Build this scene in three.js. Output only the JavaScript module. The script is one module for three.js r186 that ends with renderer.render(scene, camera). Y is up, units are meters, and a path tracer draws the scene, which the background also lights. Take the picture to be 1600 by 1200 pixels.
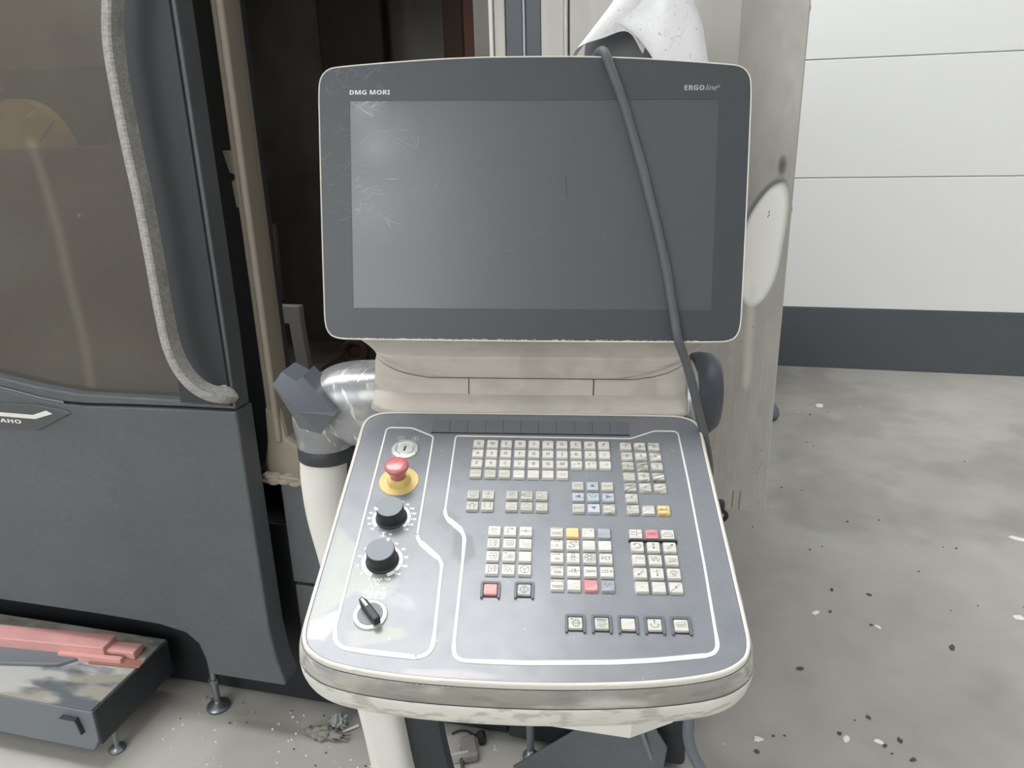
import * as THREE from 'three';
import { RoundedBoxGeometry } from 'three/addons/geometries/RoundedBoxGeometry.js';
import { mergeGeometries, mergeVertices, toCreasedNormals } from 'three/addons/utils/BufferGeometryUtils.js';
import { RectAreaLightUniformsLib } from 'three/addons/lights/RectAreaLightUniformsLib.js';

// ---------------------------------------------------------------- camera, light, exposure
const scene = new THREE.Scene();
const camera = new THREE.PerspectiveCamera(54.1, 1600 / 1200, 0.05, 60);
camera.position.set(0, 1.6, 0);
camera.rotation.set(THREE.MathUtils.degToRad(-18.55), THREE.MathUtils.degToRad(14.3), THREE.MathUtils.degToRad(-1.51), 'YXZ');
const renderer = new THREE.WebGLRenderer({ antialias: true });
renderer.toneMapping = THREE.LinearToneMapping;
renderer.toneMappingExposure = 0.41;
renderer.shadowMap.enabled = true;
renderer.outputColorSpace = THREE.SRGBColorSpace;
scene.background = new THREE.Color(0.75, 0.8, 0.85);
RectAreaLightUniformsLib.init();
// rooflights and the tall daylight window of the hall: [name, centre, target, width, height, radiance]
const HALL = { x0: -7, x1: 6.5, z0: -5.33, z1: 8, y1: 6.6 };
const DAY = [
  ['rooflight', [-2.6, 6.56, -1.5], [-2.6, 0, -1.5], 4.9, 2.0, 16],
  ['rooflight', [-1.5, 6.56, 3.0], [-1.5, 0, 3.0], 9.0, 1.8, 1.2],
  ['rooflight', [4.4, 6.56, -1.0], [4.4, 0, -1.0], 2.4, 6.0, 3.5],
  ['window', [-2.9, 3.9, 7.95], [-2.9, 3.9, 0], 6.4, 4.4, 6],
];

// ---------------------------------------------------------------- helpers
const V2 = (x, y) => new THREE.Vector2(x, y), V3 = (x, y, z) => new THREE.Vector3(x, y, z);
const D2R = Math.PI / 180;
let seed = 7;
const rnd = () => { seed = (seed * 1664525 + 1013904223) >>> 0; return seed / 4294967296; };
const clamp = (x, a = 0, b = 1) => Math.min(b, Math.max(a, x));
const mix = (a, b, t) => a + (b - a) * t;
const smooth = (a, b, x) => { const t = clamp((x - a) / (b - a)); return t * t * (3 - 2 * t); };
const used = new Map();
function numbered(name, parent) {
  const k = (parent ? parent.uuid : 'top') + name, n = used.get(k) ?? 0;
  used.set(k, n + 1);
  return n ? name + '_' + String(n).padStart(3, '0') : name;
}
function put(name, geo, mat, parent = scene) {
  const m = new THREE.Mesh(geo, mat);
  m.name = numbered(name, parent === scene ? null : parent);
  m.castShadow = m.receiveShadow = true;
  parent.add(m);
  return m;
}
function thing(name, label, category, pos = [0, 0, 0], group) {
  const g = new THREE.Group();
  g.name = numbered(name, null);
  g.position.set(...pos);
  g.userData = { label, category };
  if (group) g.userData.group = group;
  scene.add(g);
  return g;
}
function tag(o, label, category, group) { o.userData.label = label; o.userData.category = category; if (group) o.userData.group = group; return o; }
function structure(o) { o.userData.kind = 'structure'; return o; }
// planar uv in metres from the dominant normal
function metreUV(g, s = 1) {
  const q = g.index ? g.toNonIndexed() : g;
  if (!q.attributes.normal) q.computeVertexNormals();
  const p = q.attributes.position, n = q.attributes.normal, uv = new Float32Array(p.count * 2);
  for (let i = 0; i < p.count; i += 3) {
    let nx = 0, ny = 0, nz = 0;
    for (let j = 0; j < 3; j++) { nx += Math.abs(n.getX(i + j)); ny += Math.abs(n.getY(i + j)); nz += Math.abs(n.getZ(i + j)); }
    for (let j = 0; j < 3; j++) {
      const x = p.getX(i + j), y = p.getY(i + j), z = p.getZ(i + j);
      const [a, b] = nx > ny && nx > nz ? [z, y] : ny > nz ? [x, z] : [x, y];
      uv[(i + j) * 2] = a * s; uv[(i + j) * 2 + 1] = b * s;
    }
  }
  q.setAttribute('uv', new THREE.BufferAttribute(uv, 2));
  return q;
}
// uv from two axes over a rectangle
function rectUV(g, ax, a0, a1, bx, b0, b1) {
  const p = g.attributes.position.array, n = g.attributes.position.count, uv = new Float32Array(n * 2);
  for (let i = 0; i < n; i++) { uv[2 * i] = (p[3 * i + ax] - a0) / (a1 - a0); uv[2 * i + 1] = (p[3 * i + bx] - b0) / (b1 - b0); }
  g.setAttribute('uv', new THREE.BufferAttribute(uv, 2));
  return g;
}
const rbox = (w, h, d, r = 0.003, seg = 2) => new RoundedBoxGeometry(w, h, d, seg, Math.min(r, w / 2.01, h / 2.01, d / 2.01));
// box by its corners, uv in metres
function boxAt(x0, x1, y0, y1, z0, z1, r = 0.003) {
  const g = rbox(x1 - x0, y1 - y0, z1 - z0, r);
  g.translate((x0 + x1) / 2, (y0 + y1) / 2, (z0 + z1) / 2);
  return metreUV(g);
}
function prism(pts, depth, bevel = 0.002, holes = []) {
  const s = new THREE.Shape(pts.map((p) => V2(...p)));
  for (const h of holes) s.holes.push(new THREE.Path(h.map((p) => V2(...p))));
  const g = new THREE.ExtrudeGeometry(s, { depth: depth - 2 * bevel, bevelEnabled: bevel > 0, bevelSize: bevel, bevelOffset: -bevel, bevelThickness: bevel, bevelSegments: 2, curveSegments: 12 });
  g.translate(0, 0, bevel);
  return g;
}
// rings: arrays of points with the same count; a skin between them
function skin(rings, closed = true, capA = false, capB = false) {
  const n = rings[0].length, pos = [], idx = [];
  for (const r of rings) for (const p of r) pos.push(p.x, p.y, p.z);
  const m = closed ? n : n - 1;
  for (let i = 0; i < rings.length - 1; i++) for (let j = 0; j < m; j++) {
    const a = i * n + j, b = i * n + (j + 1) % n, c = a + n, d = b + n;
    idx.push(a, b, c, b, d, c);
  }
  const cap = (k, flip) => {
    const c = V3(0, 0, 0); rings[k].forEach((p) => c.add(p)); c.multiplyScalar(1 / n);
    const ci = pos.length / 3; pos.push(c.x, c.y, c.z);
    for (let j = 0; j < n; j++) { const a = k * n + j, b = k * n + (j + 1) % n; flip ? idx.push(ci, b, a) : idx.push(ci, a, b); }
  };
  if (capA) cap(0, true);
  if (capB) cap(rings.length - 1, false);
  const g = new THREE.BufferGeometry();
  g.setAttribute('position', new THREE.Float32BufferAttribute(pos, 3));
  g.setIndex(idx);
  g.computeVertexNormals();
  return g;
}
const creased = (g, a = 0.6) => toCreasedNormals(g, a);
const curve = (pts, closed = false) => new THREE.CatmullRomCurve3(pts.map((p) => V3(...p)), closed, 'centripetal');
const tube = (pts, r, seg = 60, rad = 12) => new THREE.TubeGeometry(curve(pts), seg, r, rad, false);
const lathe = (pts, seg = 40) => new THREE.LatheGeometry(pts.map((p) => V2(...p)), seg);
const cyl = (r0, r1, h, seg = 28) => new THREE.CylinderGeometry(r0, r1, h, seg);

// ---------------------------------------------------------------- noise and textures
const P = new Uint8Array(512);
{ const p = [...Array(256).keys()]; for (let i = 255; i > 0; i--) { const j = Math.floor(rnd() * (i + 1)); [p[i], p[j]] = [p[j], p[i]]; } for (let i = 0; i < 512; i++) P[i] = p[i & 255]; }
function vnoise(x, y, per) {
  const xi = Math.floor(x), yi = Math.floor(y), fx = x - xi, fy = y - yi, u = fx * fx * (3 - 2 * fx), v = fy * fy * (3 - 2 * fy);
  const w = (a) => ((a % per) + per) % per, h = (a, b) => P[P[w(a) & 255] + (w(b) & 255)] / 255;
  return mix(mix(h(xi, yi), h(xi + 1, yi), u), mix(h(xi, yi + 1), h(xi + 1, yi + 1), u), v);
}
function fbm(x, y, per, oct = 4) { let s = 0, a = 0.5, t = 0; for (let o = 0; o < oct; o++) { s += a * vnoise(x, y, per); t += a; x = x * 2 + 17; y = y * 2 + 31; per *= 2; a *= 0.5; } return s / t; }
// fn(u, v) -> [r, g, b] in sRGB 0..255 ; tiles when fn uses periodic noise
function tex(w, h, fn, metres) {
  const d = new Uint8Array(w * h * 4);
  for (let j = 0; j < h; j++) for (let i = 0; i < w; i++) {
    const c = fn(i / w, j / h), k = (j * w + i) * 4;
    d[k] = clamp(c[0], 0, 255); d[k + 1] = clamp(c[1], 0, 255); d[k + 2] = clamp(c[2], 0, 255); d[k + 3] = 255;
  }
  const t = new THREE.DataTexture(d, w, h, THREE.RGBAFormat);
  t.colorSpace = THREE.SRGBColorSpace; t.wrapS = t.wrapT = THREE.RepeatWrapping;
  t.magFilter = THREE.LinearFilter; t.minFilter = THREE.LinearMipmapLinearFilter; t.generateMipmaps = true;
  if (metres) t.repeat.set(1 / metres, 1 / metres);
  t.needsUpdate = true;
  return t;
}
function canvasTex(w, h, draw) {
  const c = document.createElement('canvas'); c.width = w; c.height = h;
  draw(c.getContext('2d'), w, h);
  const t = new THREE.CanvasTexture(c);
  t.colorSpace = THREE.SRGBColorSpace; t.wrapS = t.wrapT = THREE.ClampToEdgeWrapping; t.anisotropy = 8;
  return t;
}
const g3 = (base, k) => [base[0] * k, base[1] * k, base[2] * k];
const lerp3 = (a, b, t) => [mix(a[0], b[0], t), mix(a[1], b[1], t), mix(a[2], b[2], t)];
const std = (o) => new THREE.MeshStandardMaterial(o);
const phys = (o) => new THREE.MeshPhysicalMaterial(o);

const T = {
  concrete: tex(1024, 1024, (u, v) => {
    const a = fbm(u * 5, v * 5, 5, 5), b = fbm(u * 40 + 3, v * 40, 40, 3), st = smooth(0.56, 0.72, fbm(u * 7 + 9, v * 7 + 2, 7, 4));
    const k = 0.86 + 0.2 * a + 0.07 * (b - 0.5) - 0.09 * st;
    return g3([182, 179, 171], k);
  }, 3.7),
  shell: tex(512, 512, (u, v) => {   // grimy warm white moulded plastic
    const a = fbm(u * 4, v * 4, 4, 5), b = fbm(u * 16, v * 60, 16, 2), d = smooth(0.52, 0.75, fbm(u * 9 + 4, v * 9, 9, 4));
    return lerp3(g3([186, 180, 171], 0.95 + 0.1 * a + 0.05 * (b - 0.5)), [146, 140, 132], 0.3 * d);
  }, 0.5),
  bumper: tex(1024, 512, (u, v) => { // heavily soiled edge band
    const a = fbm(u * 6, v * 6, 6, 5), s = fbm(u * 10 + 2, v * 50, 10, 3), d = smooth(0.42, 0.66, fbm(u * 5 + 8, v * 9 + 1, 5, 5)), sc = smooth(0.7, 0.78, fbm(u * 24 + 30 * v, v * 24, 24, 2));
    let c = lerp3([190, 187, 180], [128, 124, 117], 0.7 * d);
    c = lerp3(c, [100, 98, 95], 0.3 * smooth(0.5, 0.8, s)); c = lerp3(c, [226, 223, 216], 0.5 * sc);
    return g3(c, 0.93 + 0.14 * a);
  }, 0.45),
  lip: tex(512, 512, (u, v) => {
    const a = fbm(u * 6, v * 6, 6, 5), d = smooth(0.55, 0.75, fbm(u * 14 + 8, v * 30 + 1, 14, 4));
    return lerp3(g3([222, 219, 211], 0.92 + 0.12 * a), [148, 144, 136], 0.5 * d);
  }, 0.3),
  dark: tex(512, 512, (u, v) => {    // machine enclosure enamel, dusty
    const a = fbm(u * 4, v * 4, 4, 5), b = fbm(u * 90, v * 90, 90, 2);
    return g3([86, 90, 93], 0.9 + 0.16 * a + 0.08 * (b - 0.5));
  }, 0.8),
  paleSheet: tex(512, 512, (u, v) => {
    const a = fbm(u * 3, v * 3, 3, 5), s = fbm(u * 50, v * 3, 50, 3);
    return g3([190, 187, 180], 0.9 + 0.12 * a + 0.08 * (s - 0.5));
  }, 0.7),
  silver: tex(512, 512, (u, v) => {
    const a = fbm(u * 4, v * 4, 4, 5), sc = smooth(0.74, 0.8, fbm(u * 40 + 14 * v, v * 12, 40, 2)), w = smooth(0.55, 0.7, fbm(u * 6 + 3, v * 5 + 7, 6, 4));
    return lerp3(lerp3(g3([138, 140, 142], 0.88 + 0.2 * a), [196, 192, 184], 0.6 * w), [228, 228, 226], 0.6 * sc);
  }, 0.25),
  rust: tex(512, 256, (u, v) => {
    const a = fbm(u * 6, v * 6, 6, 5), d = smooth(0.6, 0.78, fbm(u * 12 + 8, v * 8 + 1, 12, 4));
    return lerp3(g3([216, 160, 155], 0.92 + 0.14 * a), [150, 96, 84], 0.35 * smooth(0.66, 0.9, fbm(u * 3 + 8, v * 3 + 1, 3, 3)));
  }, 0.5),
  speckle: tex(256, 1024, (u, v) => { // worn pale grip
    const b = fbm(u * 40, v * 400, 40, 2), d = smooth(0.62, 0.76, fbm(u * 3, v * 22 + 2, 3, 4));
    return lerp3(g3([178, 175, 169], 0.86 + 0.3 * (b - 0.4)), [128, 124, 118], 0.35 * d);
  }),
  cable: tex(128, 1024, (u, v) => {
    const a = fbm(u * 3, v * 9, 3, 4), d = smooth(0.6, 0.8, fbm(u * 4 + 1, v * 26, 4, 4));
    return lerp3(g3([84, 86, 88], 0.93 + 0.14 * a), [140, 138, 133], 0.35 * d);
  }),
  interior: tex(256, 256, (u, v) => { const a = fbm(u * 4, v * 4, 4, 5); return g3([112, 109, 104], 0.7 + 0.6 * a); }, 0.9),
};
const M = {
  concrete: std({ map: T.concrete, roughness: 0.62 }),
  wallPanel: std({ color: '#e1e1df', roughness: 0.55 }),
  plinth: std({ color: '#4d5257', roughness: 0.6 }),
  hall: std({ color: '#cfcfcc', roughness: 0.85 }),
  roof: std({ color: '#c4c6c6', roughness: 0.8 }),
  shell: std({ map: T.shell, roughness: 0.5 }),
  bumper: std({ map: T.bumper, roughness: 0.55 }),
  lip: std({ map: T.lip, roughness: 0.45 }),
  rim: std({ color: '#cdc9c0', roughness: 0.4 }),
  seam: std({ color: '#3a3938', roughness: 0.8 }),
  dark: std({ map: T.dark, roughness: 0.48 }),
  darkPlain: std({ color: '#2f3337', roughness: 0.5 }),
  black: std({ color: '#1d1f22', roughness: 0.6 }),
  rubber: std({ color: '#3b3e42', roughness: 0.7 }),
  lever: std({ color: '#5d6168', roughness: 0.38 }),
  pale: std({ map: T.paleSheet, roughness: 0.5 }),
  paleEdge: std({ color: '#bdbab3', roughness: 0.5 }),
  silver: phys({ map: T.silver, roughness: 0.34, metalness: 0.35, clearcoat: 0.3, clearcoatRoughness: 0.25 }),
  whiteTube: std({ color: '#d9d6cf', roughness: 0.42 }),
  leg: std({ color: '#dcdad4', roughness: 0.45 }),
  chrome: std({ color: '#cfcfcd', roughness: 0.28, metalness: 0.65 }),
  steel: std({ color: '#8d9196', roughness: 0.35, metalness: 0.8 }),
  print: std({ color: '#dedcd5', roughness: 0.4 }),
  red: phys({ color: '#b66163', roughness: 0.32, clearcoat: 0.5, clearcoatRoughness: 0.2 }),
  yellow: std({ color: '#ceb674', roughness: 0.45 }),
  knob: std({ color: '#7c8084', roughness: 0.5 }),  // dial face lightened: rooflight reflection put into the colour
  knobSide: std({ color: '#24282b', roughness: 0.5 }),
  rust: std({ map: T.rust, roughness: 0.7 }),
  interior: std({ map: T.interior, roughness: 0.85 }),
  interiorBrown: std({ color: '#4a3c33', roughness: 0.8 }),
  interiorRed: std({ color: '#6d4a41', roughness: 0.75 }),
  bracket: std({ color: '#cbcac4', roughness: 0.6 }),
  plate: std({ color: '#86817b', roughness: 0.7 }),
  beige: std({ color: '#8f8678', roughness: 0.65 }),
  foam: std({ color: '#9a9182', roughness: 0.95 }),
  guardYellow: std({ color: '#d2c060', roughness: 0.6 }),
  cable: std({ map: T.cable, roughness: 0.6 }),
  trayDark: std({ color: '#6f747a', roughness: 0.5 }),
};

// ---------------------------------------------------------------- the hall
{
  const H = HALL, f = put('floor', boxAt(H.x0, H.x1, -0.2, 0, H.z0 - 0.2, H.z1 + 0.2, 0.001), M.concrete);
  structure(f);
  // back wall: wide flush sandwich panels with a narrow recessed joint
  const wb = new THREE.Group(); wb.name = 'wall_back'; structure(wb); scene.add(wb);
  put('wall_core', boxAt(H.x0, H.x1, 0, H.y1, H.z0 - 0.2, H.z0 - 0.018, 0.001), M.hall, wb);
  const ys = [0.418, 1.267, 1.972, 2.677, 3.382, 4.087, 4.792, 5.497, 6.202, 6.6];
  for (let i = 0; i < ys.length - 1; i++) put('wall_panel', metreUV(rbox(H.x1 - H.x0, ys[i + 1] - ys[i] - 0.004, 0.024, 0.006, 3).translate((H.x0 + H.x1) / 2, (ys[i] + ys[i + 1]) / 2, H.z0 - 0.012)), M.wallPanel, wb);
  const bb = put('baseboard_back', boxAt(H.x0, H.x1, 0, 0.418, H.z0 - 0.02, H.z0 + 0.004, 0.004), M.plinth); structure(bb);
  for (const [n, ...b] of [['wall_left', H.x0 - 0.2, H.x0, 0, H.y1, H.z0, H.z1], ['wall_right', H.x1, H.x1 + 0.2, 0, H.y1, H.z0, H.z1]]) structure(put(n, boxAt(...b, 0.001), M.hall));
  structure(put('wall_front', boxAt(H.x0, H.x1, 0, H.y1, H.z1, H.z1 + 0.2, 0.001), M.hall));
  structure(put('ceiling', boxAt(H.x0, H.x1, H.y1, H.y1 + 0.2, H.z0, H.z1, 0.001), M.roof));
  DAY.forEach(([n, c, t, w, h, e], i) => {
    const g = new THREE.Group(); g.name = 'window_' + (i + 1); structure(g);
    g.position.set(...c); g.lookAt(...t); scene.add(g);   // +z towards the room
    const glow = phys({ color: '#ffffff', emissive: new THREE.Color(0.96, 0.98, 1), emissiveIntensity: e, roughness: 0.6 });
    put('window_diffuser', rbox(w, h, 0.02, 0.004).translate(0, 0, 0.01), glow, g).castShadow = false;
    const fr = 0.07;
    for (const [x, y, a, b] of [[0, h / 2 + fr / 2, w + 2 * fr, fr], [0, -h / 2 - fr / 2, w + 2 * fr, fr], [-w / 2 - fr / 2, 0, fr, h], [w / 2 + fr / 2, 0, fr, h]]) put('window_frame', rbox(a, b, 0.04, 0.004).translate(x, y, 0.02), M.steel, g);
    const L = new THREE.RectAreaLight(new THREE.Color(0.96, 0.98, 1), e, w, h);
    L.position.set(...c).addScaledVector(V3(...t).sub(V3(...c)).normalize(), 0.03); L.lookAt(...t); L.castShadow = true; scene.add(L);
  });
}

// ---------------------------------------------------------------- machine tool
const LATIN = 'sans-serif';
function machine() {
  const at = [-1.2, 0, -2.5];
  const mt = thing('machine_tool', 'large dark grey machining centre with sliding window door and open work space behind the console', 'machine', at);
  const w = (name, geo, mat, parent = mt) => { const m = put(name, geo, mat, parent); if (parent === mt) m.position.set(-at[0], -at[1], -at[2]); return m; };
  const FZ = -1.47;
  // sliding door: frame with a large pane
  const seam = [[-2.4, 1.03], [-1.79, 1.012], [-1.70, 0.998], [-1.62, 0.983], [-1.55, 0.975], [-1.484, 0.974], [-1.36, 0.979], [-1.194, 0.984], [-1.056, 0.986]];
  const door = w('door', prism([...seam.map(([x, y]) => [x, y + 0.003]), [-1.053, 1.2], [-1.053, 2.24], [-2.4, 2.24]], 0.06, 0.004, [[[-2.3, 1.055], [-1.77, 1.036], [-1.62, 1.012], [-1.5, 1.0], [-1.203, 1.003], [-1.195, 1.1], [-1.19, 2.15], [-2.3, 2.15]].reverse()]).translate(0, 0, FZ - 0.06), M.dark);
  metreUV(door.geometry);
  const glassMap = canvasTex(1024, 1024, (c, W, H) => {
    c.fillStyle = '#b3aea3'; c.fillRect(0, 0, W, H);
    const X = (x) => (x + 2.3) / 1.12 * W, Y = (y) => (2.16 - y) / 1.16 * H;
    for (let i = 0; i < 900; i++) { const x = rnd() * W, y = rnd() * H, r = 20 + rnd() * 90; const g = c.createRadialGradient(x, y, 0, x, y, r), l = rnd() < 0.5 ? '200,198,188' : '130,126,118'; g.addColorStop(0, `rgba(${l},0.05)`); g.addColorStop(1, `rgba(${l},0)`); c.fillStyle = g; c.fillRect(x - r, y - r, 2 * r, 2 * r); }
    c.lineCap = 'round';
    for (const [lw, a] of [[36, 0.16], [26, 0.2], [17, 0.26], [9, 0.2]]) {   // dried run of coolant
      c.strokeStyle = `rgba(222,216,202,${a})`; c.lineWidth = lw; c.beginPath();
      [[-1.507, 1.6], [-1.495, 1.52], [-1.484, 1.40], [-1.484, 1.27], [-1.478, 1.14], [-1.484, 1.02]].forEach(([x, y], i) => (i ? c.lineTo(X(x), Y(y)) : c.moveTo(X(x), Y(y)))); c.stroke();
    }
    c.strokeStyle = 'rgba(235,232,222,0.5)'; c.lineWidth = 2.5;
    for (const [x, y, dx, dy] of [[-1.56, 1.745, 0.005, -0.03], [-1.575, 1.73, 0.012, -0.02], [-1.50, 1.66, 0.02, 0.012], [-1.72, 1.76, 0.012, -0.02]]) { c.beginPath(); c.moveTo(X(x), Y(y)); c.lineTo(X(x + dx), Y(y + dy)); c.stroke(); }
    c.fillStyle = '#efece4'; c.beginPath(); c.arc(X(-1.415), Y(1.44), 3.5, 0, 7); c.fill();
  });
  const pane = w('window_pane', rectUV(rbox(1.12, 1.16, 0.006, 0.002).translate(-1.74, 1.58, FZ - 0.03), 0, -2.3, -1.18, 1, 1.0, 2.16), phys({ map: glassMap, transmission: 0.84, roughness: 0.14, ior: 1.45, thickness: 0 }), door);
  pane.userData.label = 'dusty tinted glass pane with a dried streak';
  w('door_stile', metreUV(prism([[-1.2, 1.0], [-1.062, 0.998], [-1.062, 2.2], [-1.19, 2.2]], 0.012, 0.004).translate(0, 0, FZ - 0.004)), std({ color: '#2b2f34', roughness: 0.5 }), door);
  // grip bar: rectangular strip bowed out of the door plane
  {
    const c = curve([[-1.118, 2.02, -1.47], [-1.118, 1.99, -1.42], [-1.122, 1.93, -1.398], [-1.14, 1.855, -1.395], [-1.154, 1.79, -1.395], [-1.157, 1.70, -1.395], [-1.154, 1.58, -1.395], [-1.149, 1.48, -1.395], [-1.147, 1.36, -1.395], [-1.147, 1.24, -1.395], [-1.143, 1.16, -1.396], [-1.128, 1.105, -1.40], [-1.104, 1.066, -1.408], [-1.082, 1.046, -1.42], [-1.066, 1.034, -1.44], [-1.06, 1.028, -1.472]]);
    const rings = [], N = 90;
    for (let i = 0; i <= N; i++) {
      const p = c.getPointAt(i / N), t = c.getTangentAt(i / N), out = V3(0, 0, 1).addScaledVector(t, -t.z).normalize(), side = new THREE.Vector3().crossVectors(t, out).normalize(), r = [];
      for (const [a, b] of [[-11, 20], [-7, 24], [7, 24], [11, 20], [11, -16], [7, -20], [-7, -20], [-11, -16]]) r.push(p.clone().addScaledVector(side, a / 1000).addScaledVector(out, b / 1000 - 0.004));
      rings.push(r);
    }
    const hg = creased(skin(rings, true, true, true), 0.45), hp0 = hg.attributes.position, hu = new Float32Array(hp0.count * 2); for (let i = 0; i < hp0.count; i++) { hu[2 * i] = hp0.getZ(i) * 6 + hp0.getX(i) * 4; hu[2 * i + 1] = hp0.getY(i) * 0.8; } hg.setAttribute('uv', new THREE.BufferAttribute(hu, 2));
    w('handle', hg, std({ map: T.speckle, roughness: 0.55 }), door).userData.label = 'worn pale grip bar';
  }
  // lower front panel with an arched cut-out over the chip tray
  const low = [...seam.map(([x, y]) => [x, y - 0.003]), [-1.056, 0.6], [-1.055, 0.36], [-1.047, 0.27], [-1.03, 0.2], [-1.034, 0.189], [-1.2, 0.188], [-1.268, 0.188], [-1.272, 0.24], [-1.285, 0.285], [-1.32, 0.315], [-1.40, 0.33], [-1.6, 0.335], [-2.4, 0.335]];
  const lp = w('lower_panel', metreUV(prism(low.reverse(), 0.07, 0.006).translate(0, 0, FZ - 0.07)), M.dark);
  const lp2 = [[-2.4, 0.889], [-1.649, 0.893], [-1.535, 0.948], [-1.55, 0.956], [-1.635, 0.966], [-1.85, 0.962], [-2.4, 0.97]];
  const logoMap = canvasTex(1024, 256, (c, W, H) => {
    c.fillStyle = '#4b4f50'; c.fillRect(0, 0, W, H);
    c.save(); c.translate((2.0 - 1.694) / 0.5 * W, (0.98 - 0.9095) / 0.1 * H); c.scale(1.75, 1); c.fillStyle = '#e6e4de'; c.font = `bold 38px ${LATIN}`; c.textAlign = 'right'; c.fillText('MAHO', 0, 0); c.restore();
  });
  const plate = w('logo_plate', rectUV(prism(lp2, 0.008, 0.0025).translate(0, 0, FZ - 0.002), 0, -2.0, -1.5, 1, 0.88, 0.98), std({ map: logoMap, roughness: 0.4 }));
  w('logo_stripe', prism([[-2.2, 0.930], [-1.646, 0.9265], [-1.590, 0.944], [-1.607, 0.952], [-1.652, 0.937], [-2.2, 0.941]], 0.003, 0.0008).translate(0, 0, FZ + 0.005), M.print, plate);
  w('door_seam_trim', metreUV(skin([0, 1].map((k) => seam.slice(0, 5).map(([x, y]) => V3(x, y - 0.001 + 0.006 * k, FZ + 0.002))), false)), M.steel);
  // door post with two ribs, latch and foot
  const post = w('door_post', metreUV(mergeGeometries([rbox(0.016, 1.42, 0.05, 0.0078, 4).translate(-1.044, 1.57, -1.61), rbox(0.018, 1.42, 0.06, 0.0088, 4).translate(-1.021, 1.57, -1.60), rbox(0.03, 1.42, 0.02, 0.004).translate(-1.032, 1.57, -1.64)])), M.beige);
  w('latch_plate', prism([[-1.075, 1.575], [-1.045, 1.575], [-1.04, 1.448], [-1.058, 1.448], [-1.062, 1.505], [-1.052, 1.512], [-1.052, 1.522], [-1.064, 1.527]].reverse(), 0.004, 0.001).translate(0, 0, -1.594), M.beige, post);
  w('post_foot', metreUV(prism([[-1.054, 0.95], [-1.011, 0.95], [-1.0, 0.875], [-0.97, 0.853], [-0.9, 0.84], [-0.9, 0.75], [-1.07, 0.755], [-1.074, 0.80], [-1.06, 0.86]].reverse(), 0.07, 0.012).translate(0, 0, -1.65)), M.beige, post);
  w('added_lamp', rbox(0.9, 0.02, 0.05, 0.006).translate(-1.85, 2.185, -1.72), phys({ color: '#ffffff', emissive: new THREE.Color(1, 0.98, 0.94), emissiveIntensity: 6, roughness: 0.5 }));  // added unseen lamp, brightens the work space behind the pane
  { const l = new THREE.RectAreaLight(new THREE.Color(1, 0.98, 0.94), 70, 0.9, 0.05); l.position.set(-1.85, 2.155, -1.725); l.lookAt(-1.9, 1.2, -2.1); l.castShadow = true; scene.add(l); }
  { const gs = []; for (let i = 0; i < 90; i++) { const g = new THREE.IcosahedronGeometry(0.006 + 0.008 * rnd(), 1); g.scale(1.4, 0.7, 1); g.translate(-1.07 + 0.17 * rnd(), 0.752 + 0.018 * rnd(), -1.585 + 0.02 * rnd()); gs.push(g); } const f = w('foam_residue', mergeGeometries(gs), M.foam); f.userData.kind = 'stuff'; }
  w('sill', boxAt(-0.92, -0.4, 0.75, 0.835, -1.67, -1.59, 0.012), M.beige);
  w('front_panel', boxAt(-1.03, -0.04, 0.452, 0.748, -1.61, -1.57, 0.006), M.dark);
  w('front_panel', boxAt(-1.03, -0.04, 0.16, 0.44, -1.61, -1.575, 0.006), M.dark);
  w('front_backing', boxAt(-1.06, 0.02, 0.16, 0.75, -1.78, -1.68, 0.004), M.black);
  w('shade_filler', boxAt(-2.4, -0.45, 0.012, 0.6, -1.72, -1.615, 0.004), M.black);  // added black box standing in for the shadow under the machine
  w('jamb_panel', boxAt(-1.3, -1.03, 0.755, 2.22, -1.69, -1.665, 0.003), std({ color: '#3a3d42', roughness: 0.6 }));
  w('base', boxAt(-2.4, 0.0, 0.09, 0.75, -3.5, -1.79, 0.01), M.darkPlain);
  w('base_block', boxAt(-0.446, 0.03, 0.012, 0.5, -2.1, -1.6, 0.012), M.darkPlain);
  for (const [x, z] of [[-1.32, -1.545], [-2.2, -1.9], [-2.2, -3.3], [-0.3, -3.3]]) {
    const f = w('leveling_foot', lathe([[0, 0], [0.034, 0], [0.034, 0.007], [0.027, 0.014], [0.012, 0.02], [0.009, 0.024], [0.009, 0.2], [0, 0.2]], 28).translate(x, 0, z), M.steel);
    w('lock_nut', cyl(0.016, 0.016, 0.014, 6).translate(x, 0.095, z), M.steel, f);
    w('foot_mount', rbox(0.09, 0.075, 0.06, 0.012, 3).translate(x + 0.03, 0.155, z - 0.03), M.black, f);
  }
  w('enclosure_floor', boxAt(-2.4, -0.41, 0.72, 0.80, -3.0, -1.68, 0.006), M.interior);
  w('enclosure_back', boxAt(-2.4, 0.0, 0.75, 2.24, -2.78, -2.72, 0.004), M.interior);
  w('enclosure_roof', boxAt(-2.4, 0.03, 2.2, 2.26, -3.5, -1.54, 0.004), M.darkPlain);
  w('enclosure_side', boxAt(-2.4, -2.34, 0.75, 2.22, -3.5, -1.54, 0.004), M.darkPlain);
  w('enclosure_side', boxAt(-0.46, -0.4, 0.75, 2.22, -2.75, -1.57, 0.004), M.interior);
  w('enclosure_side', boxAt(-0.02, 0.02, 0.84, 2.2, -3.5, -1.53, 0.004), M.dark);
  w('way_cover', boxAt(-1.33, -1.09, 0.8, 2.19, -2.68, -2.62, 0.01), std({ color: '#3d3530', roughness: 0.7 }));
  w('way_cover', boxAt(-0.868, -0.797, 0.8, 2.19, -2.66, -2.6, 0.008), M.interiorBrown);
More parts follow.
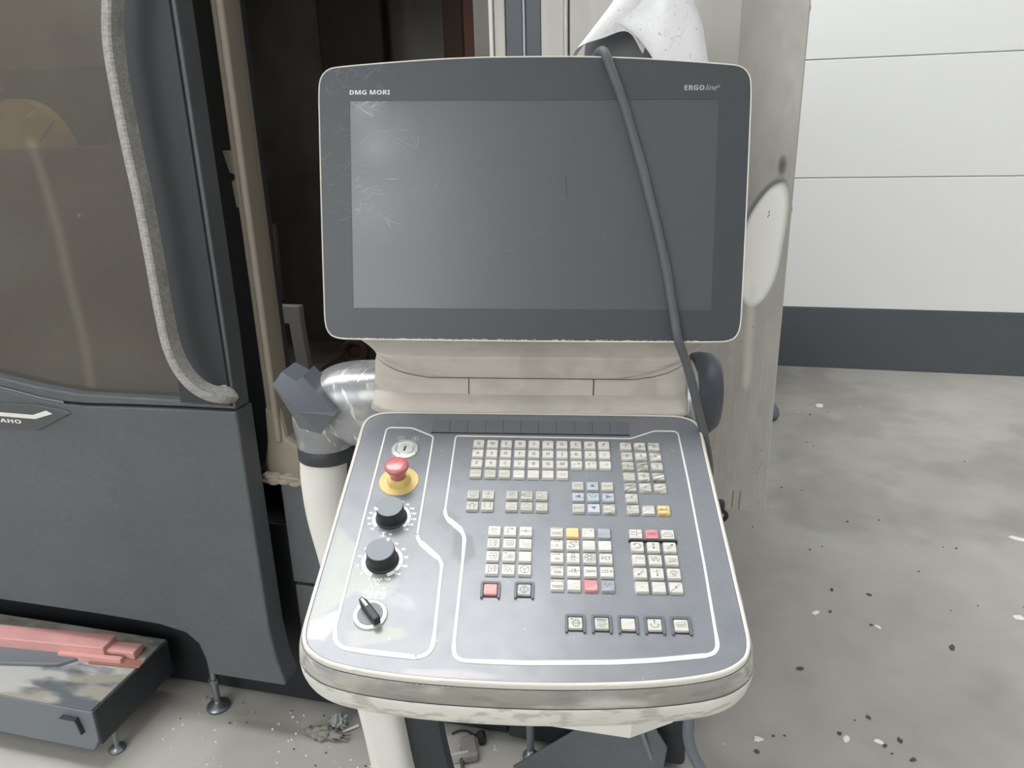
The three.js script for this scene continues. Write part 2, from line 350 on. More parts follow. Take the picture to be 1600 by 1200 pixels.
  w('way_cover', boxAt(-0.795, -0.46, 0.8, 2.19, -2.64, -2.59, 0.008), M.interiorRed);
  // seen through the door window
  w('chip_guard', boxAt(-2.33, -1.2, 0.8, 1.592, -1.88, -1.85, 0.006), std({ color: '#7d7c74', roughness: 0.7 }));
  w('spindle_cover', boxAt(-2.33, -1.5, 1.80, 2.19, -1.96, -1.93, 0.006), std({ color: '#4c4a45', roughness: 0.7 }));
  w('tool_wheel', creased(lathe([[0, 0], [0.15, 0], [0.163, 0.012], [0.163, 0.05], [0, 0.05]], 48).rotateX(Math.PI / 2).translate(-1.945, 1.562, -1.95), 0.5), M.guardYellow).userData.label = 'yellow round cover seen through the pane';
  w('wheel_seam', rbox(0.085, 0.004, 0.003, 0.001).rotateZ(0.72).translate(-1.845, 1.635, -1.899), M.black);
  // pieces inside the open work space
  const br = w('support_bracket', metreUV(mergeGeometries([rbox(0.16, 0.062, 0.03, 0.004).translate(-1.353, 1.042, -2.2), rbox(0.045, 0.22, 0.03, 0.004).rotateZ(0.06).translate(-1.289, 0.905, -2.2)])), M.bracket);
  br.userData.label = 'grey angle bracket in the dark work space';
  const pl = w('drilled_plate', metreUV(prism([[-1.47, 1.066], [-1.40, 1.066], [-1.39, 1.325], [-1.455, 1.325]], 0.02, 0.002, [[0, 1, 2, 3, 4, 5, 6, 7].map((k) => [-1.409 + 0.009 * Math.cos(k * 0.785), 1.246 + 0.009 * Math.sin(-k * 0.785)]), [0, 1, 2, 3, 4, 5, 6, 7].map((k) => [-1.415 + 0.009 * Math.cos(k * 0.785), 1.148 + 0.009 * Math.sin(-k * 0.785)])]).translate(0, 0, -2.31)), M.plate);
  w('hose_reel', creased(new THREE.TorusGeometry(0.035, 0.014, 12, 28).translate(-1.094, 0.92, -2.2), 3), std({ color: '#4a382b', roughness: 0.8 }));
  w('ledge', boxAt(-1.2, -0.46, 0.8, 0.88, -2.6, -2.15, 0.01), std({ color: '#3d2f27', roughness: 0.85 }));
  // right front: pale sheet-metal panels, dark strip, end post
  const rf = (n, x0, x1, z, mat, y0 = 0.835) => w(n, boxAt(x0, x1, y0, 2.24, z - 0.03, z, 0.002), mat);
  rf('edge_trim', -0.408, -0.4, -1.495, M.rim); rf('front_panel', -0.399, -0.378, -1.5, M.pale); rf('dark_strip', -0.3775, -0.3445, -1.503, std({ color: '#474c52', roughness: 0.5 }));
  rf('strip_line', -0.344, -0.3395, -1.5, std({ color: '#a8adb3', roughness: 0.4 })); rf('dark_strip', -0.339, -0.3095, -1.503, std({ color: '#474c52', roughness: 0.5 }));
  rf('front_panel', -0.309, -0.266, -1.5, M.pale); rf('edge_trim', -0.265, -0.2585, -1.494, M.paleEdge); rf('front_panel', -0.256, 0.05, -1.5, M.pale);
  const colMap = canvasTex(512, 2048, (c, W, H) => {
    c.fillStyle = '#a3a099'; c.fillRect(0, 0, W, H);
    const X = (x) => (x - 0.046) / 0.109 * W, Y = (y) => (1.86 - y) / 1.04 * H;
    for (let i = 0; i < 420; i++) { const x = rnd() * W, y = Y(1.25) + rnd() * H * 0.62, l = 30 + rnd() * 160; c.strokeStyle = rnd() < 0.55 ? `rgba(210,208,200,${0.1 + 0.25 * rnd()})` : `rgba(120,117,110,${0.08 + 0.18 * rnd()})`; c.lineWidth = 1 + rnd() * 3; c.beginPath(); c.moveTo(x, y); let q = x; for (let k = 1; k < 6; k++) { q += (rnd() - 0.5) * 6; c.lineTo(q, y + l * k / 5); } c.stroke(); }
    for (let i = 0; i < 200; i++) { const x = rnd() * W, y = rnd() * H, r = 15 + rnd() * 80; const g = c.createRadialGradient(x, y, 0, x, y, r), l = rnd() < 0.5 ? '200,198,192' : '128,125,118'; g.addColorStop(0, `rgba(${l},0.12)`); g.addColorStop(1, `rgba(${l},0)`); c.fillStyle = g; c.fillRect(x - r, y - r, 2 * r, 2 * r); }
    // sanded and primed patch with a sooty upper border
    c.filter = 'none';
    const blob = (sx, sy, col, grow, dx = 0, dy = 0) => { c.fillStyle = col; c.beginPath(); [[0.134, 1.497], [0.118, 1.49], [0.10, 1.465], [0.085, 1.435], [0.072, 1.38], [0.07, 1.31], [0.094, 1.272], [0.118, 1.282], [0.137, 1.33], [0.143, 1.40], [0.146, 1.46], [0.142, 1.488]].map(([x, y]) => [0.108 + (x - 0.108) * sx + dx, 1.385 + (y - 1.385) * sy + dy]).forEach(([x, y], i, a) => { const [x2, y2] = a[(i + 1) % a.length], [x3, y3] = a[(i + 2) % a.length]; if (!i) c.moveTo(X((x + x2) / 2), Y((y + y2) / 2)); c.quadraticCurveTo(X(x2), Y(y2), X((x2 + x3) / 2), Y((y2 + y3) / 2)); }); c.closePath(); c.fill(); };
    for (let k = 12; k > 0; k--) blob(1 + k * 0.022, 1 + k * 0.008, `rgba(66,64,60,0.06)`, 0, -0.004, 0.006);
    for (let k = 0; k < 10; k++) { const g = c.createRadialGradient(X(0.134), Y(1.53), 0, X(0.134), Y(1.53), 42); g.addColorStop(0, 'rgba(50,48,45,0.12)'); g.addColorStop(1, 'rgba(50,48,45,0)'); c.fillStyle = g; c.fillRect(X(0.134) - 60, Y(1.53) - 60, 120, 120); }
    for (let k = 14; k > 0; k--) blob(0.86 + k * 0.022, 0.92 + k * 0.010, `rgba(244,243,240,0.2)`, 0);
    for (let k = 8; k > 0; k--) { c.strokeStyle = 'rgba(220,218,212,0.07)'; c.lineWidth = 14 + k * 10; c.lineCap = 'round'; c.beginPath(); c.moveTo(X(0.1), Y(1.30)); c.lineTo(X(0.102), Y(1.12)); c.stroke(); }
    c.fillStyle = '#6e6b66'; for (const [x, y] of [[0.118, 1.448], [0.119, 1.443], [0.117, 1.44], [0.106, 1.23], [0.139, 0.935], [0.142, 0.945], [0.137, 0.925], [0.14, 0.975]]) { c.beginPath(); c.arc(X(x), Y(y), 4, 0, 7); c.fill(); }
    c.strokeStyle = '#4a4844'; c.lineWidth = 8; for (const [x, y0, y1] of [[0.092, 0.84, 0.876], [0.106, 0.838, 0.876]]) { c.beginPath(); c.moveTo(X(x), Y(y0)); c.lineTo(X(x + 0.001), Y(y1)); c.stroke(); }
  });
  {
    const plan = []; for (let k = 0; k <= 10; k++) plan.push([0.0465 + 0.1085 * k / 10, -1.476 - 0.007 * Math.sin(Math.PI * k / 10)]);
    const outline = [...plan, [0.155, -1.54], [0.0465, -1.54]];
    const g = creased(skin([0.835, 2.24].map((y) => outline.map(([x, z]) => V3(x, y, z))), true, true, true), 0.5);
    const col = w('end_post', rectUV(g, 0, 0.046, 0.155, 1, 0.82, 1.86), std({ map: colMap, roughness: 0.42 }));
    col.userData.label = 'narrow pale sheet-metal post with a white primed patch';
    w('edge_flange', boxAt(0.1545, 0.1585, 0.837, 2.24, -1.545, -1.492, 0.001), M.paleEdge, col);
    for (const y of [1.79, 1.448]) w('bolt', cyl(0.006, 0.005, 0.005, 10).rotateZ(Math.PI / 2).translate(0.160, y, -1.525), M.steel, col);
  }
  return mt;
}
machine();

// rear cabinet whose foot peeps out beside the post
{
  const c = thing('coolant_cabinet', 'dark cabinet on round feet behind the machine, almost hidden by the pale end post', 'cabinet', [0, 0, -4.4]);
  put('cabinet_body', metreUV(rbox(1.0, 1.2, 0.5, 0.02).translate(-0.12, 0.7, 0)), M.dark, c);
  put('cabinet_door', metreUV(rbox(0.9, 1.08, 0.02, 0.006).translate(-0.12, 0.7, 0.26)), M.darkPlain, c);
  for (const [x, z] of [[0.43, 0.14], [0.3, -0.18], [-0.55, 0.14], [-0.55, -0.18]]) put('foot', lathe([[0, 0], [0.045, 0], [0.056, 0.03], [0.052, 0.06], [0.034, 0.085], [0.016, 0.1], [0.016, 0.12], [0, 0.12]], 24).translate(x, 0, z), std({ color: '#6b7078', roughness: 0.6 }), c);
  put('foot_bar', rbox(0.95, 0.03, 0.05, 0.006).translate(-0.1, 0.105, 0.14), M.darkPlain, c);
}

// chip tray, red beam
{
  const t = thing('chip_tray', 'dusty grey steel chip conveyor trough on the floor under the machine door', 'trough', [-1.9, 0, -1.5]);
  const topMap = tex(512, 256, (u, v) => { const d = smooth(0.42, 0.6, fbm(u * 6, v * 5 + 2, 6, 5)); return lerp3([92, 97, 102], lerp3([176, 175, 172], [150, 146, 134], smooth(0.5, 0.62, fbm(u * 5 + 3, v * 4, 5, 4))), d); });
  const body = [[0.422, 0.192], [0.422, 0.10], [0.40, 0.062], [-0.6, 0.062], [-0.6, 0.192]];
  put('trough_body', metreUV(prism(body.reverse(), 0.3, 0.003).translate(0, 0, -0.07)), M.trayDark, t);
  put('trough_top', rectUV(rbox(1.02, 0.006, 0.296, 0.002).translate(-0.09, 0.194, 0.08), 0, -0.6, 0.42, 2, -0.07, 0.23), std({ map: topMap, roughness: 0.75 }), t);
  put('raised_lid', metreUV(prism([[-0.6, 0.02], [0.26, -0.0], [0.20, 0.055], [0.03, 0.085], [-0.6, 0.12]], 0.012, 0.003).rotateX(Math.PI / 2).translate(0, 0.209, 0.05)), M.trayDark, t);
  put('side_plate', rbox(0.006, 0.11, 0.29, 0.002).translate(0.424, 0.138, 0.08), M.darkPlain, t);
  put('front_bracket', metreUV(mergeGeometries([rbox(0.05, 0.004, 0.014, 0.001).translate(0.35, 0.166, 0.237), rbox(0.005, 0.05, 0.012, 0.001).rotateZ(0.2).translate(0.378, 0.145, 0.236)])), M.darkPlain, t);
  for (const x of [-0.45, 0.3, 0.40]) put('foot_bolt', lathe([[0, 0], [0.022, 0], [0.022, 0.006], [0.007, 0.012], [0.007, 0.075], [0, 0.075]], 20).translate(x, 0, x > 0.35 ? 0.16 : 0), M.steel, t);
  const b = thing('red_beam', 'red painted steel beam lying on the dusty trough at bottom left', 'beam', [-1.75, 0.197, -1.46]);
  b.rotation.y = 0.076;
  put('channel', metreUV(rbox(0.9, 0.042, 0.06, 0.003).translate(-0.29, 0.0215, -0.006)), M.rust, b);
  put('inner_tongue', metreUV(rbox(0.11, 0.026, 0.042, 0.003).translate(0.19, 0.0135, -0.008)), M.rust, b);
  put('side_lip', metreUV(rbox(0.20, 0.02, 0.014, 0.002).translate(0.12, 0.0105, 0.031)), M.rust, b);
  put('end_tab', metreUV(rbox(0.16, 0.005, 0.03, 0.002).translate(0.20, 0.0035, 0.03)), std({ color: '#9a6a5a', roughness: 0.8 }), b);
}

// ---------------------------------------------------------------- operator console
const TILT = 19.76 * D2R, PROT = new THREE.Euler(TILT - Math.PI / 2, 0, 0), MTILT = -12.06 * D2R, MPOS = V3(0, 0.317, -0.055);
const mm = (a) => a.map((p) => p.map((c) => c / 1000));
function closedCurve(pts, n) { return new THREE.CatmullRomCurve3(pts.map(([x, y]) => V3(x / 1000, y / 1000, 0)), true, 'centripetal').getSpacedPoints(n).slice(0, n); }
function offset(pts, d) {   // outward for a counter-clockwise outline
  const n = pts.length;
  return pts.map((p, i) => { const a = pts[(i + n - 1) % n], b = pts[(i + 1) % n], t = b.clone().sub(a).normalize(); return V3(p.x + t.y * d, p.y - t.x * d, 0); });
}
const mirror = (half) => [...half, ...half.slice(1, -1).reverse().map(([x, y]) => [-x, y])];   // half runs from top centre down the right side to bottom centre
const ccw = (pts) => pts.slice().reverse();
// ribbon: closed centreline with its own width at each point
function ribbon(pts, h0, h1) {
  const c = new THREE.CatmullRomCurve3(pts.map(([x, y, w]) => V3(x / 1000, y / 1000, w / 1000)), true, 'catmullrom', 0.12), N = 420, q = c.getSpacedPoints(N).slice(0, N), rings = [[], [], [], []];
  q.forEach((p, i) => { const a = q[(i + N - 1) % N], b = q[(i + 1) % N], t = V2(b.x - a.x, b.y - a.y).normalize(), w = p.z / 2; [[w, h0], [w, h1], [-w, h1], [-w, h0]].forEach(([d, h], k) => rings[k].push(V3(p.x + t.y * d, p.y - t.x * d, h))); });
  return skin(rings, true);
}
// rounds the corners of a polygon with per-vertex radius: [x, y, r, width]
function rounded(pts) {
  const out = [], n = pts.length;
  pts.forEach(([x, y, r, w], i) => {
    if (!r) { out.push([x, y, w]); return; }
    const a = pts[(i + n - 1) % n], b = pts[(i + 1) % n], da = Math.hypot(a[0] - x, a[1] - y), db = Math.hypot(b[0] - x, b[1] - y);
    const p = [x + (a[0] - x) / da * r, y + (a[1] - y) / da * r], q = [x + (b[0] - x) / db * r, y + (b[1] - y) / db * r];
    for (let k = 0; k <= 5; k++) { const t = k / 5; out.push([(1 - t) ** 2 * p[0] + 2 * t * (1 - t) * x + t * t * q[0], (1 - t) ** 2 * p[1] + 2 * t * (1 - t) * y + t * t * q[1], w]); }
  });
  return out;
}

function operatorConsole() {
  const con = thing('operator_console', 'tilted machine control console with dark screen, dirty off-white housing and rows of pale keys', 'console', [-0.214, 1.19, -0.928]);
  con.rotation.set(0, 11.37 * D2R, -1.27 * D2R, 'YXZ');
  const pp = (name, geo, mat, parent = con) => { const m = put(name, geo, mat, parent); if (parent === con) m.rotation.copy(PROT); return m; };
  const at = (m, u, v, n) => { m.position.copy(V3(u / 1000, v / 1000, n / 1000).applyEuler(PROT)); return m; };

  // ---- keyboard panel
  const halfP = [[0, 66.1], [60, 66.1], [120, 66], [180, 65.6], [205, 65], [218, 62.5], [228, 57], [234, 49], [236.5, 38], [236.5, 0], [236.5, -80], [236.5, -160], [236.5, -240], [236.5, -275], [236, -292], [234, -303], [229.5, -313], [219.5, -322], [204, -330], [177, -337], [132, -343.5], [72, -347.8], [0, -349.5]];
  const outline = closedCurve(ccw(mirror(halfP)), 260);
  const panelMap = canvasTex(2048, 1802, (c, W, H) => {
    const S = W / 473, X = (x) => (x + 236.5) * S, Y = (y) => (66.5 - y) * S;
    c.fillStyle = '#74777c'; c.fillRect(0, 0, W, H);  // base grey lightened, lens haze put into the colour
    // dust and dried splashes, thickest towards the lower left
    for (let i = 0; i < 1400; i++) {
      const x = rnd() * W, y = rnd() * H, r = 12 + rnd() * 90, e = 0.4 + 1.2 * smooth(0.2, 1, (1 - x / W) * 0.6 + y / H * 0.6);
      const g = c.createRadialGradient(x, y, 0, x, y, r), l = rnd() < 0.62 ? '150,148,142' : '52,55,60';
      g.addColorStop(0, `rgba(${l},${0.05 * e})`); g.addColorStop(1, `rgba(${l},0)`); c.fillStyle = g; c.fillRect(x - r, y - r, 2 * r, 2 * r);
    }
    const stain = (pts, col) => { c.fillStyle = col; c.beginPath(); pts.forEach(([x, y], i) => (i ? c.lineTo(X(x), Y(y)) : c.moveTo(X(x), Y(y)))); c.closePath(); c.fill(); };
    const soft = (pts, rgb, a) => { const mx = pts.reduce((t, p) => t + p[0], 0) / pts.length, my = pts.reduce((t, p) => t + p[1], 0) / pts.length; for (let k = 0; k < 14; k++) { const q = 0.82 + 0.026 * k; stain(pts.map(([x, y]) => [mx + (x - mx) * q + (rnd() - 0.5) * 6, my + (y - my) * q + (rnd() - 0.5) * 6]), `rgba(${rgb},${a / 11})`); } };
    soft([[-233, -150], [-206, -175], [-203, -200], [-190, -214], [-170, -222], [-150, -226], [-146, -238], [-160, -246], [-192, -243], [-207, -262], [-232, -283]], '168,163,150', 0.42);
    soft([[-206, -268], [-233, -286], [-231, -304], [-213, -306], [-204, -285]], '190,185,172', 0.66);
    soft([[-190, -243], [-152, -240], [-128, -250], [-120, -262], [-130, -266], [-150, -258], [-170, -254]], '160,156,144', 0.36);
    soft([[-188, -296], [-160, -288], [-132, -290], [-126, -300], [-150, -306], [-180, -312]], '172,166,150', 0.5);
    soft([[-120, -338], [-60, -337], [-20, -343], [-60, -346], [-125, -343]], '178,172,158', 0.5);
    soft([[-90, -150], [-66, -160], [-60, -190], [-72, -205], [-88, -190]], '62,64,68', 0.4);
    soft([[-105, -118], [-112, -140], [-96, -150], [-82, -130]], '66,68,72', 0.3);
    for (let i = 0; i < 130; i++) { c.fillStyle = rnd() < 0.6 ? 'rgba(60,62,66,0.4)' : 'rgba(190,188,182,0.5)'; c.beginPath(); c.arc(rnd() * W, rnd() * H, 1 + rnd() * 3, 0, 7); c.fill(); }
    // print
    const white = '#f0eee8'; c.strokeStyle = c.fillStyle = white; c.lineCap = 'butt';
    const text = (s, x, y, h, bold = true) => { c.font = `${bold ? 'bold ' : ''}${h * S}px ${LATIN}`; c.textAlign = 'center'; c.textBaseline = 'middle'; c.fillText(s, X(x), Y(y)); };
    const line = (pts, w = 0.6) => { c.lineWidth = w * S; c.beginPath(); pts.forEach(([x, y], i) => (i ? c.lineTo(X(x), Y(y)) : c.moveTo(X(x), Y(y)))); c.stroke(); };
    const scale = (cx, cy, r0, labels, from, to, solid, h) => {
      const n = labels.length;
      for (let i = 0; i < n; i++) {
        const a = from + (to - from) * i / (n - 1), dx = Math.cos(a * D2R), dy = Math.sin(a * D2R), r = r0 + 9.3;
        text(labels[i], cx + dx * r, cy + dy * r, h);
      }
      const N = 120;
      for (let i = 0; i < N; i++) {
        const t = i / N, a0 = (from + (to - from) * t) * D2R, a1 = (from + (to - from) * (t + 1.2 / N)) * D2R, r1 = r0 + 2.4 + 3.6 * (t < 0.5 ? 1 - 0.9 * t : 0.55 + 0.45 * (t - 0.5) * 2);
        const cell = (t * (n - 1)) % 1; if (t > solid && cell > 0.86) continue;
        c.beginPath(); c.moveTo(X(cx + r0 * Math.cos(a0)), Y(cy + r0 * Math.sin(a0))); c.lineTo(X(cx + r1 * Math.cos(a0)), Y(cy + r1 * Math.sin(a0))); c.lineTo(X(cx + r1 * Math.cos(a1)), Y(cy + r1 * Math.sin(a1))); c.lineTo(X(cx + r0 * Math.cos(a1)), Y(cy + r0 * Math.sin(a1))); c.fill();
      }
    };
    scale(-169, -133, 18.5, ['50', '55', '60', '65', '70', '75', '80', '85', '90', '95', '100', '105', '110', '115', '120'], 222, -42, 0.3, 4.2);
    scale(-168.9, -199.5, 19, ['0', '2', '6', '10', '20', '40', '60', '70', '80', '90', '100', '110', '120'], 248, -68, 0.34, 4.4);
    line([[-178, -163], [-175, -163], [-175, -157], [-178, -157]], 0.9); line([[-171.5, -163], [-174, -163], [-174, -157], [-171.5, -157]], 0.9); text('%', -166, -160, 4.6);
    line([[-175, -227], [-173.5, -225], [-171.5, -229], [-169.5, -225], [-167.5, -229], [-165.5, -225], [-164.5, -227]], 0.8); text('%', -169, -233, 4.6);
    // tool holder pictogram above the selector
    line([[-181, -244], [-169, -244], [-169, -252], [-181, -252], [-181, -244]], 0.7); line([[-168, -243.5], [-157.5, -243.5], [-157.5, -252.5], [-168, -252.5], [-168, -243.5]], 0.7);
    line([[-166, -244], [-166, -252]], 0.5); line([[-164, -244], [-159, -252]], 0.7); line([[-162, -244], [-158, -249]], 0.5); line([[-179, -247], [-171, -247]], 1.2); line([[-179, -250], [-171, -250]], 0.6);
    line([[-178, -242.5], [-178, -238.5], [-175.5, -235], [-173, -238.5], [-173, -242.5]], 0.9); line([[-167, -238.8], [-159, -238.8]], 0.6); line([[-161.5, -237.2], [-158.5, -238.8], [-161.5, -240.4]], 1.0);
    line([[-177, -253], [-177, -257]], 0.6); line([[-174, -253], [-174, -257]], 0.6); line([[-179, -255.5], [-177, -258.2], [-175.5, -257], [-174, -258.2], [-172, -255.5]], 0.6);
    // key switch pictograms
    for (const [x, k] of [[-179.6, 0], [-159.8, 1]]) { c.lineWidth = 0.5 * S; c.strokeStyle = c.fillStyle = 'rgba(225,224,220,0.85)'; c.beginPath(); c.arc(X(x), Y(12), 4.1 * S, 0, 7); c.stroke(); if (k) { c.beginPath(); c.arc(X(x), Y(12), 1.4 * S, 0, 7); c.fill(); } else line([[x - 3, 14.6], [x + 3, 9.4]], 0.5); }
  });
  const shape = new THREE.Shape(offset(outline, -1.4 / 1000).map((p) => V2(p.x, p.y)));
  const face = new THREE.ExtrudeGeometry(shape, { depth: 0.004, bevelEnabled: false }); face.translate(0, 0, -0.004);
  const panel = pp('control_panel', rectUV(face, 0, -0.2365, 0.2365, 1, -0.35, 0.0665), phys({ map: panelMap, roughness: 0.4, clearcoat: 0.5, clearcoatRoughness: 0.2 }));
  panel.userData.label = 'dark grey keyboard face with white print and dried stains';
  const ring = (list) => list.map(([d, h]) => offset(outline, d / 1000).map((p) => V3(p.x, p.y, h / 1000)));
  pp('panel_rim', creased(skin(ring([[-1.2, -3], [-1.0, 0.4], [0, 1.2], [1.6, 1.3], [2.8, 0.6], [3.5, -1.2], [3.8, -5], [3.0, -6]])), 0.7), M.rim);
  pp('rim_gap', skin(ring([[-1.5, 0.05], [-0.9, 0.45], [-0.7, 0.3]])), M.seam);
  pp('seam_line', skin(ring([[3.2, -5.0], [4.5, -5.4], [4.4, -6.2]])), M.seam);
  pp('seam_line', skin(ring([[10.9, -28.6], [11.5, -29.0], [11.7, -29.9], [10.9, -30.4]])), M.seam);
  pp('bumper_band', metreUV(skin(ring([[3.6, -5.2], [5.2, -6], [7.5, -11], [9.6, -18], [10.8, -25], [11.2, -29], [10, -30]]))), M.bumper).userData.label = 'soiled grey edge band';
  pp('lower_lip', metreUV(skin(ring([[9.6, -29.6], [11.6, -30.2], [12.6, -35], [12.8, -44], [12, -56], [10, -66], [5, -76], [-6, -82], [-40, -86]]), true, false, true)), M.lip).userData.label = 'brighter scuffed lower edge';
  // bright outline strips
  pp('outline_strip', ribbon(rounded([[-203, 33.8, 7, 2.3], [-167, 33.8, 5, 2.3], [-134.6, 16.2, 5, 2.3], [-132.8, -158, 0, 2.6], [-132.4, -166, 7, 4.4], [-126, -173.5, 0, 7.5], [-105, -193.5, 0, 7], [-98.4, -200, 7, 4.4], [-97.6, -210, 0, 3.2], [-95.6, -290, 0, 3.6], [-95.2, -322.5, 17, 4.8], [-112, -324, 0, 5.4], [-160, -319.5, 0, 6.2], [-201, -314.5, 18, 4.6], [-203.6, -290, 0, 3.4], [-203.4, -204, 0, 2.6]].reverse()), -0.0005, 0.0007), M.print);
  pp('outline_strip', ribbon(rounded([[-103.4, 18.2, 5, 2.0], [139.5, 17.6, 5, 2.0], [174, 34.2, 5, 2.0], [206.2, 34.2, 8, 2.1], [207.2, -60, 0, 2.3], [206.4, -194, 0, 2.6], [204.2, -285, 0, 3.2], [203.5, -311, 14, 4.4], [188, -313.6, 0, 5.2], [136, -320.3, 0, 5.4], [91, -324, 0, 5.4], [2, -327.2, 0, 5.4], [-40, -327, 0, 5.2], [-72.5, -326.4, 14, 4.4], [-73.5, -300, 0, 3.4], [-74, -201, 0, 3.2], [-75, -161, 7, 4.6], [-82, -150, 0, 7.2], [-97, -135.5, 0, 7], [-103, -128, 7, 4.6], [-103.3, -115, 0, 2.6], [-103.3, -20, 0, 2.0]].reverse()), -0.0005, 0.0007), M.print);
  // flush softkeys
  for (let i = 0; i < 11; i++) at(pp('soft_key', rbox(0.0247, 0.0262, 0.0016, 0.0007), std({ color: '#6c7077', roughness: 0.42 })), -125.9 + i * 25.12, 38.6, 0.2);
  at(pp('soft_key_ledge', rbox(0.278, 0.0018, 0.0012, 0.0004), M.black), -0.3, 24.4, 0.3);

  // ---- keys: one print atlas, a rounded tapered cap for each
  const keys = [];
  const K = (u, v, g = '', o = {}) => keys.push({ u, v, g, ...o });
  const W0 = '#c2bfb7', W1 = '#b3b0a7', BL = '#9fa5ae', GY = '#969a9f';
  const rows = (u0, v0, list, o = {}) => list.forEach((r, j) => r.forEach((g, i) => { if (g === null) return; const e = Array.isArray(g) ? { ...o, ...g[1] } : o; K(u0 + 19 * i, v0 - 19.1 * j, Array.isArray(g) ? g[0] : g, e); }));
  rows(-69.7, 0, [['Q', 'W', 'E', 'R', 'T', 'Y', 'U', 'I', 'O', 'P'], ['A', 'S', 'D', 'F', 'G', 'H', 'J', 'K', 'L', ':;'], ['Z', 'X', 'C', 'V', 'B', 'N', 'M', '~ *', '1 "', '. !']], { c: '#c6c3bb' });
  rows(-69.7, -57.3, [[['SHIFT', { c: W1 }], ['CTRL', { c: W1 }], ['ALT', { c: W1 }], '/', '_', '?', 'TAB']], { c: '#c3c0b8', s: 0.26, f: 0.3 });
  rows(131.1, -1.3, [['7', ['8', { d: 0.5 }], '9'], ['4', ['5', { d: 0.5 }], ['6', { d: 0.8 }]], [['1', { d: 0.4 }], ['2', { d: 0.9 }], '3'], ['-', ['0', { d: 0.6 }], ['.', { d: 0.9 }]], [['=', { d: 0.8 }], ['/', { d: 0.6 }], ['+', { d: 0.6 }]], ['*', null, null], [['#back', { d: 0.4 }], ['DEL', { d: 0.5, s: 0.26, f: 0.35 }], ['#input', { c: '#ceb26e' }]]], { c: '#b4b1a8', d: 0.3 });
  rows(63.6, -77.1, [[['NEXT', { c: '#aeaaa2', s: 0.24, f: 0.4 }], ['#up', { c: BL }], ['PAGE', { c: W1, s: 0.26, f: 0.5 }]], [['#left', { c: BL }], ['#select', { c: BL }], ['#right', { c: BL, d: 0.25 }]], [['END', { c: W1, s: 0.36, f: 0.6 }], ['#down', { c: '#b0b5bc' }], ['PAGE', { c: '#aeaba2', s: 0.26, f: 0.4, d: 0.6 }]]]);
  rows(-69.6, -95.3, [['#alarm', '#channel'], ['#help', '#info']], { c: W1 });
  rows(-20.3, -95.1, [['#machine', ['#prog', { d: 0.6 }], ['#offset', { d: 0.2 }]], [['#list', { d: 0.3 }], '#arc', '#custom']], { c: '#aaa79e', f: 0.6 });
  rows(-39.2, -154.3, [['#jog', '#teach', '#mda'], ['#auto', '#cycle', '#step'], ['#repos', '#gear', '#blank'], ['#block', '#slashes', '#wheel']], { c: '#c8c5bd' });
  rows(36.1, -154.9, [['#var', ['', { c: '#d6bb80' }], ['#dots', {}], ['#blank', { c: GY }]], ['#one', '#s', '', '#blank'], ['#ten', '#man', '#turret', ['FCT', { s: 0.38 }]], ['#hundred', '#spin', '#pct', '#plusminus'], ['#thousand', '', ['#blank', { c: '#c98082' }], ['#wave', { c: '#8f949c' }]]], { c: '#c4c1b9' });
  rows(131.1, -155.3, [['#chuck', ['#coil', { c: '#c67d7f' }], '#rail'], ['#ccw', '#updown', '#diag'], ['#retract', '#zig', ['#lines', { d: 0.25 }]], ['#diag2', '#arrowd', '#shower'], ['-', '', ['+', { x: 1 }]]], { c: '#c3c0b8' });
  const special = [[-39, -238.9, '#blank', '#d08c8c', 1], [-1, -238.5, '#start', '#a9aba9', 1]];
  const lastRow = ['#gearccw', '#gearcw', '', '#upbase', '#belts'];
  lastRow.forEach((g, i) => special.push([55.3 + 28.25 * i, -279.8, g, i === 1 ? '#b5b2a9' : '#c0bdb5', 1]));
  special.forEach(([u, v, g, c]) => K(u, v, g, { c, guard: true }));
  const CELL = 128, COLS = 16, ROWS = Math.ceil(keys.length / COLS);
